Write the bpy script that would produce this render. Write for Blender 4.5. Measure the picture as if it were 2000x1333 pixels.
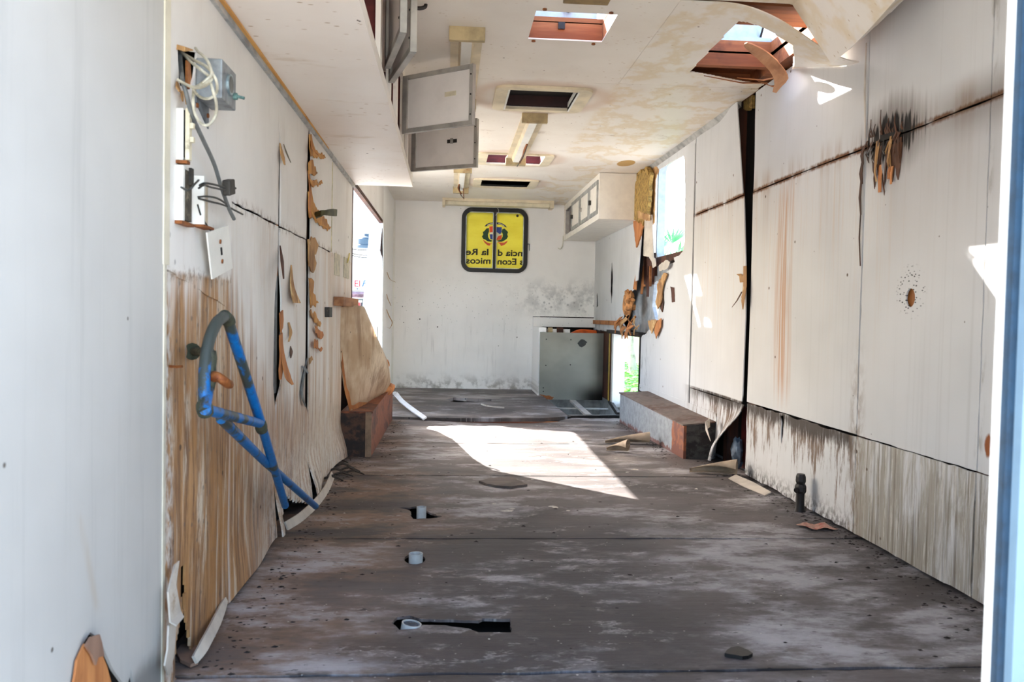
import bpy, bmesh, math, random
from math import pi, sin, cos, sqrt
from mathutils import Vector as V, Matrix
from mathutils.geometry import tessellate_polygon

scene = bpy.context.scene
for o in list(bpy.data.objects):
    bpy.data.objects.remove(o)

# ------------------------------------------------------------------ camera, sky, sun, exposure
FPX, YAW, PITCH, ROLL, EYE = 1626.8, .0764, .0331, .01993, .8769
CF = V((sin(YAW) * cos(PITCH), cos(YAW) * cos(PITCH), -sin(PITCH)))
_r = V((cos(YAW), -sin(YAW), 0)); _u = _r.cross(CF)
CR = _r * cos(ROLL) + _u * sin(ROLL); CU = -_r * sin(ROLL) + _u * cos(ROLL)
CAM = V((0, 0, EYE))
cam_d = bpy.data.cameras.new('camera'); cam = bpy.data.objects.new('camera', cam_d)
scene.collection.objects.link(cam)
cam_d.sensor_width = 36; cam_d.lens = FPX / 2000 * 36; cam_d.clip_start = .02; cam_d.clip_end = 500
M = Matrix((CR, CU, -CF)).transposed().to_4x4(); M.translation = CAM
cam.matrix_world = M
cam_d.dof.use_dof = True; cam_d.dof.focus_distance = 5.5; cam_d.dof.aperture_fstop = 7.0
scene.camera = cam

world = bpy.data.worlds.new('world'); scene.world = world; world.use_nodes = True
wn = world.node_tree; wn.nodes.clear()
wo = wn.nodes.new('ShaderNodeOutputWorld'); wb = wn.nodes.new('ShaderNodeBackground')
sk = wn.nodes.new('ShaderNodeTexSky'); sk.sky_type = 'NISHITA'; sk.sun_disc = False
SUND = V((.98, -1.075, -1.0)).normalized()
sk.sun_elevation = math.asin(-SUND.z); sk.sun_rotation = math.atan2(-SUND.x, -SUND.y)
sk.altitude = 0; sk.air_density = 1.0; sk.dust_density = 2.5; sk.ozone_density = 1.0
wn.links.new(sk.outputs[0], wb.inputs[0]); wn.links.new(wb.outputs[0], wo.inputs[0])
wb.inputs[1].default_value = .36
sun_d = bpy.data.lights.new('sun', 'SUN'); sun_d.energy = 12.0; sun_d.angle = .0093; sun_d.color = (1, .965, .915)
sun = bpy.data.objects.new('sun', sun_d); scene.collection.objects.link(sun)
sun.rotation_euler = SUND.to_track_quat('-Z', 'Y').to_euler(); sun.location = (-8, 12, 9)
vs = scene.view_settings
vs.view_transform = 'Standard'; vs.look = 'None'; vs.gamma = 1.0; vs.use_curve_mapping = False
vs.exposure = 1.84
scene.cycles.max_bounces = 14; scene.cycles.diffuse_bounces = 9

# ------------------------------------------------------------------ measuring helpers
XL, XR, YB, H = -.633, 1.657, 9.446, 2.12          # trailer inside: left wall, right wall, end wall, ceiling
YD = 1.0                                            # plane of the open rear doorway
GZ = -.75                                           # ground outside

def on(u, v, ax, val):
    """point of the plane (axis ax = val) that the photograph shows at pixel u, v"""
    d = CF + CR * ((u - 1000) / FPX) - CU * ((v - 666.5) / FPX)
    return CAM + d * ((val - CAM[ax]) / d[ax])
LW = lambda u, v, x=XL: on(u, v, 0, x)
RW = lambda u, v, x=XR: on(u, v, 0, x)
FL = lambda u, v, z=0.: on(u, v, 2, z)
CE = lambda u, v, z=H: on(u, v, 2, z)
BW = lambda u, v, y=YB: on(u, v, 1, y)
yz = lambda p: (p.y, p.z)
xz = lambda p: (p.x, p.z)
xy = lambda p: (p.x, p.y)

# ------------------------------------------------------------------ mesh builder
def jag(pts, step=.04, amp=.012, seed=1, keep=()):
    """roughen the edges of a 2d outline; edges whose index is in keep stay straight"""
    r = random.Random(seed); out = []
    n = len(pts)
    for i in range(n):
        a, b = V(pts[i][:2]), V(pts[(i + 1) % n][:2]); out.append(tuple(a))
        L = (b - a).length
        if i in keep or L < step * 1.5: continue
        k = max(2, int(L / step)); nrm = V((-(b - a).y, (b - a).x)) / L
        for j in range(1, k):
            p = a.lerp(b, (j + r.uniform(-.3, .3)) / k) + nrm * r.uniform(-amp, amp)
            out.append(tuple(p))
    return out

def lerp_tab(tab, t):
    for i in range(len(tab) - 1):
        if t <= tab[i + 1][0]:
            a, b = tab[i], tab[i + 1]
            k = 0 if b[0] == a[0] else max(0, min(1, (t - a[0]) / (b[0] - a[0])))
            return a[1] + (b[1] - a[1]) * k
    return tab[-1][1]

def sst(a, b, x):
    t = max(0, min(1, (x - a) / (b - a))); return t * t * (3 - 2 * t)

class MB:
    def __init__(s): s.v = []; s.f = []
    def add(s, vs_, fs):
        k = len(s.v); s.v += [V(p) for p in vs_]; s.f += [tuple(i + k for i in f) for f in fs]; return s
    def box(s, x0, x1, y0, y1, z0, z1):
        return s.add([(x, y, z) for x in (x0, x1) for y in (y0, y1) for z in (z0, z1)],
                     [(0, 1, 3, 2), (4, 6, 7, 5), (0, 4, 5, 1), (2, 3, 7, 6), (0, 2, 6, 4), (1, 5, 7, 3)])
    def obox(s, c, a, b, d):
        c, a, b, d = V(c), V(a), V(b), V(d)
        return s.add([c + a * i + b * j + d * k for i in (-1, 1) for j in (-1, 1) for k in (-1, 1)],
                     [(0, 1, 3, 2), (4, 6, 7, 5), (0, 4, 5, 1), (2, 3, 7, 6), (0, 2, 6, 4), (1, 5, 7, 3)])
    def plate(s, ax, a0, a1, outline, holes=()):
        """extruded flat outline (with holes) between two planes of axis ax"""
        loops = [list(outline)] + [list(h) for h in holes]
        flat = [p for l in loops for p in l]
        tris = tessellate_polygon([[V((p[0], p[1], 0)) for p in l] for l in loops])
        def P(p, a):
            return (a, p[0], p[1]) if ax == 0 else (p[0], a, p[1]) if ax == 1 else (p[0], p[1], a)
        n = len(flat)
        vs_ = [P(p, a0) for p in flat] + [P(p, a1) for p in flat]
        fs = [tuple(t) for t in tris] + [tuple(i + n for i in reversed(t)) for t in tris]
        k = 0
        for l in loops:
            m = len(l)
            for i in range(m):
                fs.append((k + i, k + (i + 1) % m, n + k + (i + 1) % m, n + k + i))
            k += m
        return s.add(vs_, fs)
    def tube(s, pts, r, n=8, cap=True):
        pts = [V(p) for p in pts]; m = len(pts)
        rs = r if isinstance(r, (list, tuple)) else [r] * m
        t0 = (pts[1] - pts[0]).normalized()
        up = V((0, 0, 1)) if abs(t0.z) < .9 else V((1, 0, 0))
        a = t0.cross(up).normalized(); rings = []
        for i in range(m):
            t = (pts[min(i + 1, m - 1)] - pts[max(i - 1, 0)])
            t = t.normalized() if t.length > 1e-9 else t0
            a = (a - t * a.dot(t)); a = a.normalized() if a.length > 1e-6 else t.orthogonal().normalized()
            b = t.cross(a)
            rings.append([pts[i] + (a * cos(2 * pi * k / n) + b * sin(2 * pi * k / n)) * rs[i] for k in range(n)])
        vs_ = [p for q in rings for p in q]; fs = []
        for i in range(m - 1):
            for k in range(n):
                fs.append((i * n + k, i * n + (k + 1) % n, (i + 1) * n + (k + 1) % n, (i + 1) * n + k))
        if cap: fs += [tuple(range(n))[::-1], tuple(range((m - 1) * n, m * n))]
        return s.add(vs_, fs)
    def ribbon(s, pts, w, widths, th=.003):
        """bent strip along pts; w is the width direction (one vector or one per point)"""
        pts = [V(p) for p in pts]; m = len(pts)
        ws = [V(q).normalized() for q in w] if isinstance(w, list) else [V(w).normalized()] * m
        if not isinstance(widths, (list, tuple)): widths = [widths] * m
        vs_ = []
        for i in range(m):
            t = (pts[min(i + 1, m - 1)] - pts[max(i - 1, 0)]).normalized()
            nn = t.cross(ws[i]); nn = nn.normalized() if nn.length > 1e-6 else V((1, 0, 0))
            h = ws[i] * widths[i] / 2; k = nn * th / 2
            vs_ += [pts[i] - h - k, pts[i] + h - k, pts[i] + h + k, pts[i] - h + k]
        fs = [(0, 1, 2, 3), tuple(4 * (m - 1) + i for i in (3, 2, 1, 0))]
        for i in range(m - 1):
            for k in range(4):
                fs.append((4 * i + k, 4 * i + (k + 1) % 4, 4 * i + 4 + (k + 1) % 4, 4 * i + 4 + k))
        return s.add(vs_, fs)
    def grid(s, fn, nu, nv, off, drop=None):
        """bent sheet fn(s,t); off is the vector to its back face; drop(s,t) leaves cells out"""
        off = V(off); N = (nu + 1) * (nv + 1)
        P = [V(fn(i / nu, j / nv)) for i in range(nu + 1) for j in range(nv + 1)]
        idx = lambda i, j: i * (nv + 1) + j
        cell = {(i, j) for i in range(nu) for j in range(nv) if not (drop and drop((i + .5) / nu, (j + .5) / nv))}
        fs = []
        for (i, j) in cell:
            q = (idx(i, j), idx(i + 1, j), idx(i + 1, j + 1), idx(i, j + 1))
            fs += [q, tuple(N + k for k in reversed(q))]
            for (di, dj, a, b) in ((-1, 0, 0, 3), (1, 0, 1, 2), (0, -1, 0, 1), (0, 1, 3, 2)):
                if (i + di, j + dj) not in cell:
                    fs.append((q[a], q[b], N + q[b], N + q[a]))
        return s.add(P + [p + off for p in P], fs)
    def build(s, name, mat, parent=None, smooth=0, label=None, cat=None, group=None, kind=None, bevel=0, local=False):
        used = sorted({i for f in s.f for i in f}); mp = {k: i for i, k in enumerate(used)}
        vs_ = [s.v[k] for k in used]
        if local: org = V((0, 0, 0))
        elif parent is not None: org = WORLD[parent.name]
        elif kind == 'structure': org = V((0, 0, 0))
        else:
            org = V(((min(p.x for p in vs_) + max(p.x for p in vs_)) / 2, (min(p.y for p in vs_) + max(p.y for p in vs_)) / 2, min(p.z for p in vs_)))
        me = bpy.data.meshes.new(name)
        me.from_pydata([p - org for p in vs_], [], [tuple(mp[i] for i in f) for f in s.f])
        bm = bmesh.new(); bm.from_mesh(me)
        bmesh.ops.recalc_face_normals(bm, faces=bm.faces); bm.to_mesh(me); bm.free()
        if smooth:
            me.polygons.foreach_set('use_smooth', [True] * len(me.polygons)); me.set_sharp_from_angle(angle=math.radians(smooth))
        me.materials.append(mat)
        o = bpy.data.objects.new(name, me); scene.collection.objects.link(o)
        if parent is not None: o.parent = parent; WORLD[o.name] = WORLD[parent.name].copy()
        else: o.location = org; WORLD[o.name] = org.copy()
        if bevel:
            m = o.modifiers.new('bevel', 'BEVEL'); m.width = bevel; m.segments = 2; m.limit_method = 'ANGLE'
        tag(o, label, cat, group, kind); return o
WORLD = {}
def tag(o, label=None, cat=None, group=None, kind=None):
    if label: o['label'] = label
    if cat: o['category'] = cat
    if group: o['group'] = group
    if kind: o['kind'] = kind
    return o
def thing(name, loc, label, cat, group=None):
    o = bpy.data.objects.new(name, None); o.empty_display_size = .1; scene.collection.objects.link(o)
    o.location = loc; WORLD[o.name] = V(loc); return tag(o, label, cat, group)

def rrect(u0, u1, v0, v1, r, n=6):
    out = []
    for (cx, cy, a0) in ((u1 - r, v1 - r, 0), (u0 + r, v1 - r, 90), (u0 + r, v0 + r, 180), (u1 - r, v0 + r, 270)):
        for k in range(n + 1):
            a = math.radians(a0 + 90 * k / n); out.append((cx + r * cos(a), cy + r * sin(a)))
    return out
def circ(u, v, r, n=16, ry=None, ph=0):
    return [(u + r * cos(2 * pi * k / n + ph), v + (ry or r) * sin(2 * pi * k / n + ph)) for k in range(n)]
def inside(p, poly):
    x, y = p; c = False; n = len(poly)
    for i in range(n):
        x0, y0 = poly[i][:2]; x1, y1 = poly[i - 1][:2]
        if (y0 > y) != (y1 > y) and x < (x1 - x0) * (y - y0) / (y1 - y0) + x0: c = not c
    return c
def smooth_path(pts, n=6):
    """Catmull-Rom through pts"""
    P = [V(p) for p in pts]; P = [P[0] * 2 - P[1]] + P + [P[-1] * 2 - P[-2]]; out = []
    for i in range(1, len(P) - 2):
        for k in range(n):
            t = k / n; a, b, c, d = P[i - 1:i + 3]
            out.append(.5 * ((2 * b) + (c - a) * t + (2 * a - 5 * b + 4 * c - d) * t * t + (3 * b - a - 3 * c + d) * t ** 3))
    out.append(P[-2]); return out

# ------------------------------------------------------------------ node materials
def lin(c):
    return tuple((x / 255 / 12.92 if x / 255 <= .04045 else ((x / 255 + .055) / 1.055) ** 2.4) for x in c) + (1,)
class S:
    def __init__(s, m, k): s.m = m; s.k = k
    def _o(s, op, o, rev=False):
        n = s.m.nt.nodes.new('ShaderNodeMath'); n.operation = op
        for i, q in enumerate((o, s) if rev else (s, o)):
            if isinstance(q, S): s.m.nt.links.new(q.k, n.inputs[i])
            elif q is not None: n.inputs[i].default_value = q
        return S(s.m, n.outputs[0])
    def __add__(s, o): return s._o('ADD', o)
    __radd__ = __add__
    def __sub__(s, o): return s._o('SUBTRACT', o)
    def __rsub__(s, o): return s._o('SUBTRACT', o, True)
    def __mul__(s, o): return s._o('MULTIPLY', o)
    __rmul__ = __mul__
    def max(s, o): return s._o('MAXIMUM', o)
    def min(s, o): return s._o('MINIMUM', o)
    def abs(s): return s._o('ABSOLUTE', None)
    def pow(s, o): return s._o('POWER', o)
    def step(s, a, b):
        """smooth 0..1 as the value goes from a to b (a may exceed b)"""
        n = s.m.nt.nodes.new('ShaderNodeMapRange'); n.interpolation_type = 'SMOOTHSTEP'
        s.m.nt.links.new(s.k, n.inputs[0])
        if a < b: n.inputs[1].default_value = a; n.inputs[2].default_value = b
        else:
            n.inputs[1].default_value = b; n.inputs[2].default_value = a
            n.inputs[3].default_value = 1; n.inputs[4].default_value = 0
        return S(s.m, n.outputs[0])
    def bell(s, c, w): return (s - c).abs().step(w, 0)
class Mat:
    def __init__(s, name, obj=False):
        s.mat = bpy.data.materials.new(name); s.mat.use_nodes = True; s.nt = s.mat.node_tree; s.nt.nodes.clear()
        if obj:
            g = s.nt.nodes.new('ShaderNodeTexCoord'); src = g.outputs['Object']
        else:
            g = s.nt.nodes.new('ShaderNodeNewGeometry'); src = g.outputs['Position']
        q = s.nt.nodes.new('ShaderNodeSeparateXYZ'); s.nt.links.new(src, q.inputs[0])
        s.x, s.y, s.z = (S(s, q.outputs[i]) for i in range(3)); s.src = src
        s.out = s.nt.nodes.new('ShaderNodeOutputMaterial')
    def vec(s, sx, sy, sz, o=0):
        n = s.nt.nodes.new('ShaderNodeMapping'); s.nt.links.new(s.src, n.inputs[0])
        n.inputs['Scale'].default_value = (sx, sy, sz); n.inputs['Location'].default_value = (o, o * 1.7, o * .6); return n.outputs[0]
    def noise(s, sx=1, sy=None, sz=None, d=4, r=.6, o=0, dist=0):
        sy = sx if sy is None else sy; sz = sx if sz is None else sz
        n = s.nt.nodes.new('ShaderNodeTexNoise'); s.nt.links.new(s.vec(sx, sy, sz, o), n.inputs['Vector'])
        n.inputs['Scale'].default_value = 1; n.inputs['Detail'].default_value = d; n.inputs['Roughness'].default_value = r; n.inputs['Distortion'].default_value = dist
        return S(s, n.outputs[0])
    def specks(s, sc, size, o=0, sy=None, sz=None):
        """1 inside small scattered dots"""
        n = s.nt.nodes.new('ShaderNodeTexVoronoi'); s.nt.links.new(s.vec(sc, sc if sy is None else sy, sc if sz is None else sz, o), n.inputs['Vector'])
        n.inputs['Scale'].default_value = 1
        return S(s, n.outputs['Distance']).step(size, size * .5)
    def mix(s, f, a, b):
        n = s.nt.nodes.new('ShaderNodeMix'); n.data_type = 'RGBA'
        for i, q in ((0, f), (6, a), (7, b)):
            if isinstance(q, S): s.nt.links.new(q.k, n.inputs[i])
            else: n.inputs[i].default_value = lin(q) if i else q
        return S(s, n.outputs[2])
    def done(s, col, rough=.6, metal=0, bump=None, bs=.3, bd=.01, spec=.5, trans=0, coat=0):
        b = s.nt.nodes.new('ShaderNodeBsdfPrincipled')
        def st(nm, q):
            if isinstance(q, S): s.nt.links.new(q.k, b.inputs[nm])
            else: b.inputs[nm].default_value = lin(q) if isinstance(q, tuple) else q
        st('Base Color', col); st('Roughness', rough); st('Metallic', metal); st('Specular IOR Level', spec); st('Coat Weight', coat)
        if bump is not None:
            n = s.nt.nodes.new('ShaderNodeBump'); n.inputs['Strength'].default_value = bs; n.inputs['Distance'].default_value = bd
            s.nt.links.new(bump.k, n.inputs['Height']); s.nt.links.new(n.outputs[0], b.inputs['Normal'])
        last = b.outputs[0]
        if trans:
            t = s.nt.nodes.new('ShaderNodeBsdfTranslucent')
            if isinstance(col, S): s.nt.links.new(col.k, t.inputs[0])
            else: t.inputs[0].default_value = lin(col)
            x = s.nt.nodes.new('ShaderNodeMixShader'); x.inputs[0].default_value = trans
            s.nt.links.new(last, x.inputs[1]); s.nt.links.new(t.outputs[0], x.inputs[2]); last = x.outputs[0]
        s.nt.links.new(last, s.out.inputs[0]); return s.mat

def plain(name, col, rough=.6, metal=0, var=.25, sc=12, dirt=None, spec=.5, trans=0, bs=.15):
    """a colour with worn variation and, if given, dirt of a second colour"""
    m = Mat(name); n = m.noise(sc, d=5); d2 = tuple(max(0, int(c * (1 - var))) for c in col)
    c = m.mix(n.step(.35, .7), col, d2)
    if dirt: c = m.mix(m.noise(sc * .6, d=6, r=.7, o=7).step(dirt[1], dirt[1] + .15), c, dirt[0])
    return m.done(c, rough, metal, bump=n, bs=bs, spec=spec, trans=trans)

def paint_right():
    m = Mat('white_wall_paint_right'); y, z = m.y, m.z
    st = m.noise(0, 9, .5, d=5, r=.7); st2 = m.noise(0, 34, .8, d=4, r=.7, o=3); big = m.noise(0, 1.1, 1.1, d=3, o=5); fine = m.noise(0, 60, 22, d=4, r=.8, o=9)
    c = m.mix(big.step(.35, .7), (208, 208, 207), (196, 196, 195))
    c = m.mix(m.noise(0, 26, .35, d=4, o=21).step(.52, .8) * .4, c, (172, 171, 168))
    # rust that runs down from the joint
    dn = 1.57 - z; run = dn.step(1.1, .0) * dn.step(-.005, .015)
    run = run * y.step(5.62, 5.58)
    c = m.mix(run * st2.step(.5, .72) * .5 * y.step(2.6, 3.4), c, (196, 168, 140))
    c = m.mix(y.step(5.62, 5.58) * dn.step(.5, 0.) * dn.step(-.005, .015) * st.step(.45, .75) * .4, c, (160, 140, 122))
    c = m.mix(y.bell(4.02, .17) * z.step(1.6, 1.45) * z.step(.38, .6) * st2.step(.40, .62) * .8, c, (178, 128, 84))
    fb = y.step(5.62, 5.58)
    c = m.mix((z - 1.57 + (st2 - .5) * .03).abs().step(.02, .006) * fb * m.noise(0, 5, 5, o=2).step(.38, .5), c, (104, 62, 30))
    c = m.mix((z - 1.59).abs().step(.10, 0) * fb * st.step(.42, .7) * .55, c, (150, 118, 88))
    # smoke round the burnt place
    by = (y - 3.05); dz = (z - 1.575); rad = (by * by * 9 + dz * dz * 22)
    sm = (rad + (st2 - .5) * .9).step(.75, .05)
    c = m.mix(sm * .7, c, (92, 74, 62))
    c = m.mix((z - 1.57).abs().step(.13, .0) * y.step(3.1, 2.5) * .65, c, (92, 74, 58))
    c = m.mix((1.57 - z).step(.0, .02) * (1.57 - z).step(.75, .02) * y.step(3.24, 3.0) * .42, c, (150, 146, 146))
    # grimy skirt below the dado
    d2 = .41 - z
    low = d2.step(-.004, .006)
    near = y.step(3.27, 3.23)
    br = m.noise(0, 24, 3.2, d=6, r=.72, o=81, dist=.6)
    c = m.mix(low * near * (br * .6 + st * .5 + d2 * .12).step(.46, .62) * .8, c, (146, 136, 118))
    c = m.mix(low * near * m.noise(0, 44, 4, d=6, r=.75, o=83).step(.55, .62) * .75, c, (206, 202, 192))
    pt = m.noise(0, 2.6, 1.6, d=4, o=71).step(.36, .6)
    c = m.mix(low * near * pt * m.noise(0, 60, 1.2, d=4, r=.75, o=31).step(.48, .62) * .7, c, (92, 80, 62))
    c = m.mix(low * near * m.noise(0, 7, .5, d=4, o=13).step(.56, .68) * d2.step(.4, .0) * .8, c, (146, 92, 48))
    far = y.step(3.24, 3.3) * y.step(5.8, 5.2)
    rag = (m.noise(0, 38, 5, d=6, r=.75, o=17) * .65 + m.noise(0, 5, 2, o=18) * .45)
    c = m.mix(low * far * (rag - d2 * .45).step(.47, .56) * .9, c, (104, 76, 50))
    c = m.mix(low * far * (rag - (d2 - .02).abs() * 3.5).step(.30, .5) * .9, c, (42, 32, 25))
    c = m.mix(z.step(.12, .0) * far * m.noise(0, 45, 30, d=5, o=23).step(.42, .58) * .85, c, (66, 58, 50))
    c = m.mix((y.bell(3.25, .09)) * z.step(.9, .35) * m.noise(0, 30, 12, d=5, o=41).step(.42, .6) * .75, c, (120, 98, 76))
    c = m.mix((y - 2.47).abs().step(.03, 0) * m.noise(0, 20, 6, d=5, o=44).step(.5, .65) * .6, c, (120, 110, 95))
    # mould ring round the plugged hole, scattered nail holes, rust patch by the door
    rr = (y - 2.887) * (y - 2.887) + (z - .985) * (z - .985)
    c = m.mix(rr.step(.012, .004) * m.specks(46, .34, 3, sz=95).max(0) * .9, c, (40, 42, 42))
    c = m.mix(m.specks(5.5, .055, 5), c, (88, 70, 54))
    c = m.mix(m.specks(9, .04, 8) * .8, c, (100, 92, 82))
    ry = (y - 2.425); rz = (z - .50)
    c = m.mix((ry * ry * 3 + rz * rz * .7 + (fine - .5) * .0012).step(.0012, .0005), c, (140, 74, 28))
    spk = m.noise(0, 48, 1.6, d=4, r=.65, o=91)
    c = m.mix((by * by * 30 + dz * dz * 170 + (spk - .5) * 5.5 + (fine - .5) * .8).step(1.25, .6), c, (9, 6, 5))
    # mildew low on the far bay
    c = m.mix(y.step(6.4, 7.2) * z.step(1.0, .7) * m.noise(0, 9, 6, d=5, r=.7, o=51).step(.5, .68) * .55, c, (120, 122, 120))
    return m.done(c, .6, bump=fine + st2, bs=.12, bd=.004, spec=.22)

def paint_left():
    m = Mat('stained_wall_paint_left'); y, z = m.y, m.z
    st = m.noise(0, 7, .45, d=5, r=.65); st2 = m.noise(0, 30, .9, d=5, r=.7, o=3); st3 = m.noise(0, 80, 4.5, d=6, r=.75, o=6, dist=.4); big = m.noise(0, 1.6, 1.6, d=4, o=5)
    fl = m.noise(0, 26, 16, d=6, r=.8, o=12)
    c = m.mix(big.step(.35, .7), (232, 229, 224), (220, 216, 211))
    c = m.mix(st2.step(.55, .8) * .4, c, (180, 170, 158))
    c = m.mix(m.noise(0, 2.4, 1.2, d=5, o=77).step(.52, .7) * .35, c, (186, 176, 166))
    low1 = y.step(2.50, 2.46) * z.step(.965, .95)
    low2 = y.step(2.46, 2.50) * z.step(1.19, 1.18)
    low = low1.max(low2)
    zb = 1.10 - (y - 2.40).max(0) * .75
    zb = (zb * y.step(3.16, 3.15) + .62 * y.step(3.15, 3.16)) * y.step(3.81, 3.80) + .60 * y.step(3.80, 3.81)
    amt = .98 - y.step(2.5, 3.0) * .14
    br = low * ((zb - z) * 1.5 + (st - .5) * 1.1 + (st2 - .5) * .9 + (big - .5) * .7 + .15).step(.05, .50) * amt
    tan = low * (st2 * .5 + st * .5 + y.step(3.7, 4.4) * .1).step(.5, .68) * .5
    c = m.mix(tan, c, (196, 164, 128))
    wood = m.mix(st3.step(.32, .68), (132, 90, 52), (190, 144, 94))
    wood = m.mix(m.noise(0, 36, 2.6, d=6, r=.75, o=53, dist=.5).step(.47, .62) * .85, wood, (98, 62, 38))
    wood = m.mix(m.noise(0, 5, 1.6, d=5, o=57).step(.48, .62) * .6, wood, (176, 122, 58))
    wood = m.mix((m.noise(0, 22, 2.0, d=6, r=.75, o=33, dist=.6) + (y - 2.3).max(0) * .06).step(.50, .66) * .85, wood, (212, 200, 180))
    wood = m.mix(big.step(.52, .68) * st.step(.4, .6) * .65, wood, (112, 78, 66))
    wood = m.mix(fl.step(.60, .68) * st2.step(.4, .6) * .6, wood, (78, 54, 36))
    c = m.mix(br, c, wood)
    c = m.mix(low * y.step(2.45, 2.9) * (st3 * .6 + big * .5).step(.56, .72) * .38, c, (170, 130, 92))
    # bottom: flaking white on brown and black rot
    bt = z.step(.50, .05) * y.step(2.7, 3.3)
    c = m.mix(bt * (fl * .7 + st2 * .4).step(.5, .6) * .9, c, (228, 224, 216))
    c = m.mix(bt * (m.noise(0, 22, 6, d=6, r=.75, o=19) * .7 + big * .35).step(.56, .64) * .85, c, (62, 44, 32))
    c = m.mix(z.step(.45, .0) * y.step(2.6, 2.0) * (big + st * .4).step(.66, .85) * .55, c, (110, 88, 82))
    c = m.mix(y.bell(1.945, .05) * z.step(.97, .94) * m.noise(0, 40, 24, d=5, o=25).step(.40, .6) * .9, c, (216, 212, 205))
    # ragged top edges of the lower sheets
    c = m.mix((z - .955).abs().step(.03, .0) * y.step(2.5, 2.47) * fl.step(.5, .62) * .75, c, (120, 92, 62))
    c = m.mix((z - 1.185).abs().step(.035, .0) * y.step(2.46, 2.5) * fl.step(.48, .62) * .8, c, (126, 100, 74))
    # rust and mould specks
    c = m.mix(m.specks(6, .06, 5), c, (86, 60, 42))
    c = m.mix(z.step(1.25, .9) * y.step(2.5, 2.4) * m.specks(24, .2, 2) * .55, c, (96, 90, 84))
    c = m.mix((y - 3.14).abs().step(.05, 0) * m.noise(0, 14, 3, d=5, o=61).step(.5, .66) * .6, c, (130, 104, 76))
    c = m.mix(y.bell(4.95, .5) * z.step(1.0, .1) * st2.step(.42, .64) * .7, c, (150, 110, 74))
    return m.done(c, .55, bump=st3 + fl, bs=.22, bd=.005)

def paint_near():
    m = Mat('white_wall_paint_near'); y, z = m.y, m.z
    st = m.noise(0, 16, .7, d=5, r=.7); big = m.noise(0, 1.5, 1.5, d=4, o=5)
    c = m.mix(big.step(.3, .7), (192, 190, 185), (181, 179, 174))
    c = m.mix(st.step(.5, .75) * .5, c, (158, 158, 154))
    c = m.mix(m.specks(9, .05, 3), c, (92, 84, 76)); c = m.mix(m.specks(4, .035, 9), c, (78, 56, 44))
    c = m.mix(((y - 1.5) + (z - .45) * .4).abs().step(.02, .0) * (z - .42).abs().step(.11, .08) * st.step(.35, .6) * .7, c, (176, 166, 152))
    g = m.noise(0, 7, 5, d=5, o=6)
    c = m.mix((z + (g - .5) * .1).step(.14, .09) * y.step(1.55, 1.68) * (.65 + g * .35), c, (118, 116, 112))
    return m.done(c, .5, bump=st, bs=.1, bd=.003)

def paint_ceiling():
    m = Mat('cream_ceiling_paint'); x, y = m.x, m.y
    big = m.noise(1.2, 1.2, 0, d=4); fx = m.noise(28, 4, 0, d=4, o=4); blot = m.noise(2.6, 2.0, 0, d=5, r=.6, o=11)
    c = m.mix(big.step(.35, .7), (236, 229, 218), (226, 216, 203))
    c = m.mix(m.specks(19, .16, 2, sy=46) * m.noise(3, 3, 0, o=15).step(.44, .6) * .75, c, (172, 140, 96))
    c = m.mix(m.specks(8, .05, 6), c, (110, 86, 62))
    yel = y.step(1.4, 2.0) * x.step(.84, .92) * (blot - .5).abs().step(.06, .0)
    c = m.mix(yel * .45, c, (212, 184, 128))
    c = m.mix(blot.step(.60, .8) * .28, c, (212, 190, 166))
    c = m.mix(m.noise(3.5, 3.5, 0, d=3, o=31).step(.62, .75) * y.step(4.6, 5.2) * .35, c, (190, 180, 170))
    for sy in (4.452, 5.722, 7.07, 8.12): c = m.mix((y - sy).abs().step(.10, .0) * m.noise(5, 5, 0, d=4, o=sy).step(.55, .7) * .5, c, (150, 120, 88))
    for (cx, cy) in ((.505, 4.81), (.505, 6.72), (.515, 7.99)):
        e = (((x - cx) * (x - cx) * .75 + (y - cy) * (y - cy)) + (blot - .5) * .06)
        c = m.mix(e.step(.17, .10) * e.step(.05, .10) * .4, c, (190, 146, 108))
    e = (x - 1.42) * (x - 1.42) * 4 + (y - 6.75) * (y - 6.75)
    c = m.mix((e + (big - .5) * .01).step(.022, .016), c, (190, 150, 84))
    return m.done(c, .5, bump=fx + big, bs=.1, bd=.004)

def paint_cabinet():
    m = Mat('cream_plywood_speckled'); 
    big = m.noise(1.5, 1.5, 1.5, d=4)
    c = m.mix(big.step(.35, .7), (250, 243, 235), (243, 233, 222))
    c = m.mix(m.specks(15, .16, 2, sy=34, sz=15) * m.noise(2.4, 2.4, 2.4, o=3).step(.42, .6) * .8, c, (170, 132, 84))
    c = m.mix(m.specks(6, .05, 8), c, (96, 74, 52))
    c = m.mix(m.noise(3, 9, 3, d=5, o=5).step(.60, .75) * .4, c, (196, 168, 128))
    return m.done(c, .5, bump=m.noise(40, 6, 40), bs=.08, bd=.003)

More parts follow.
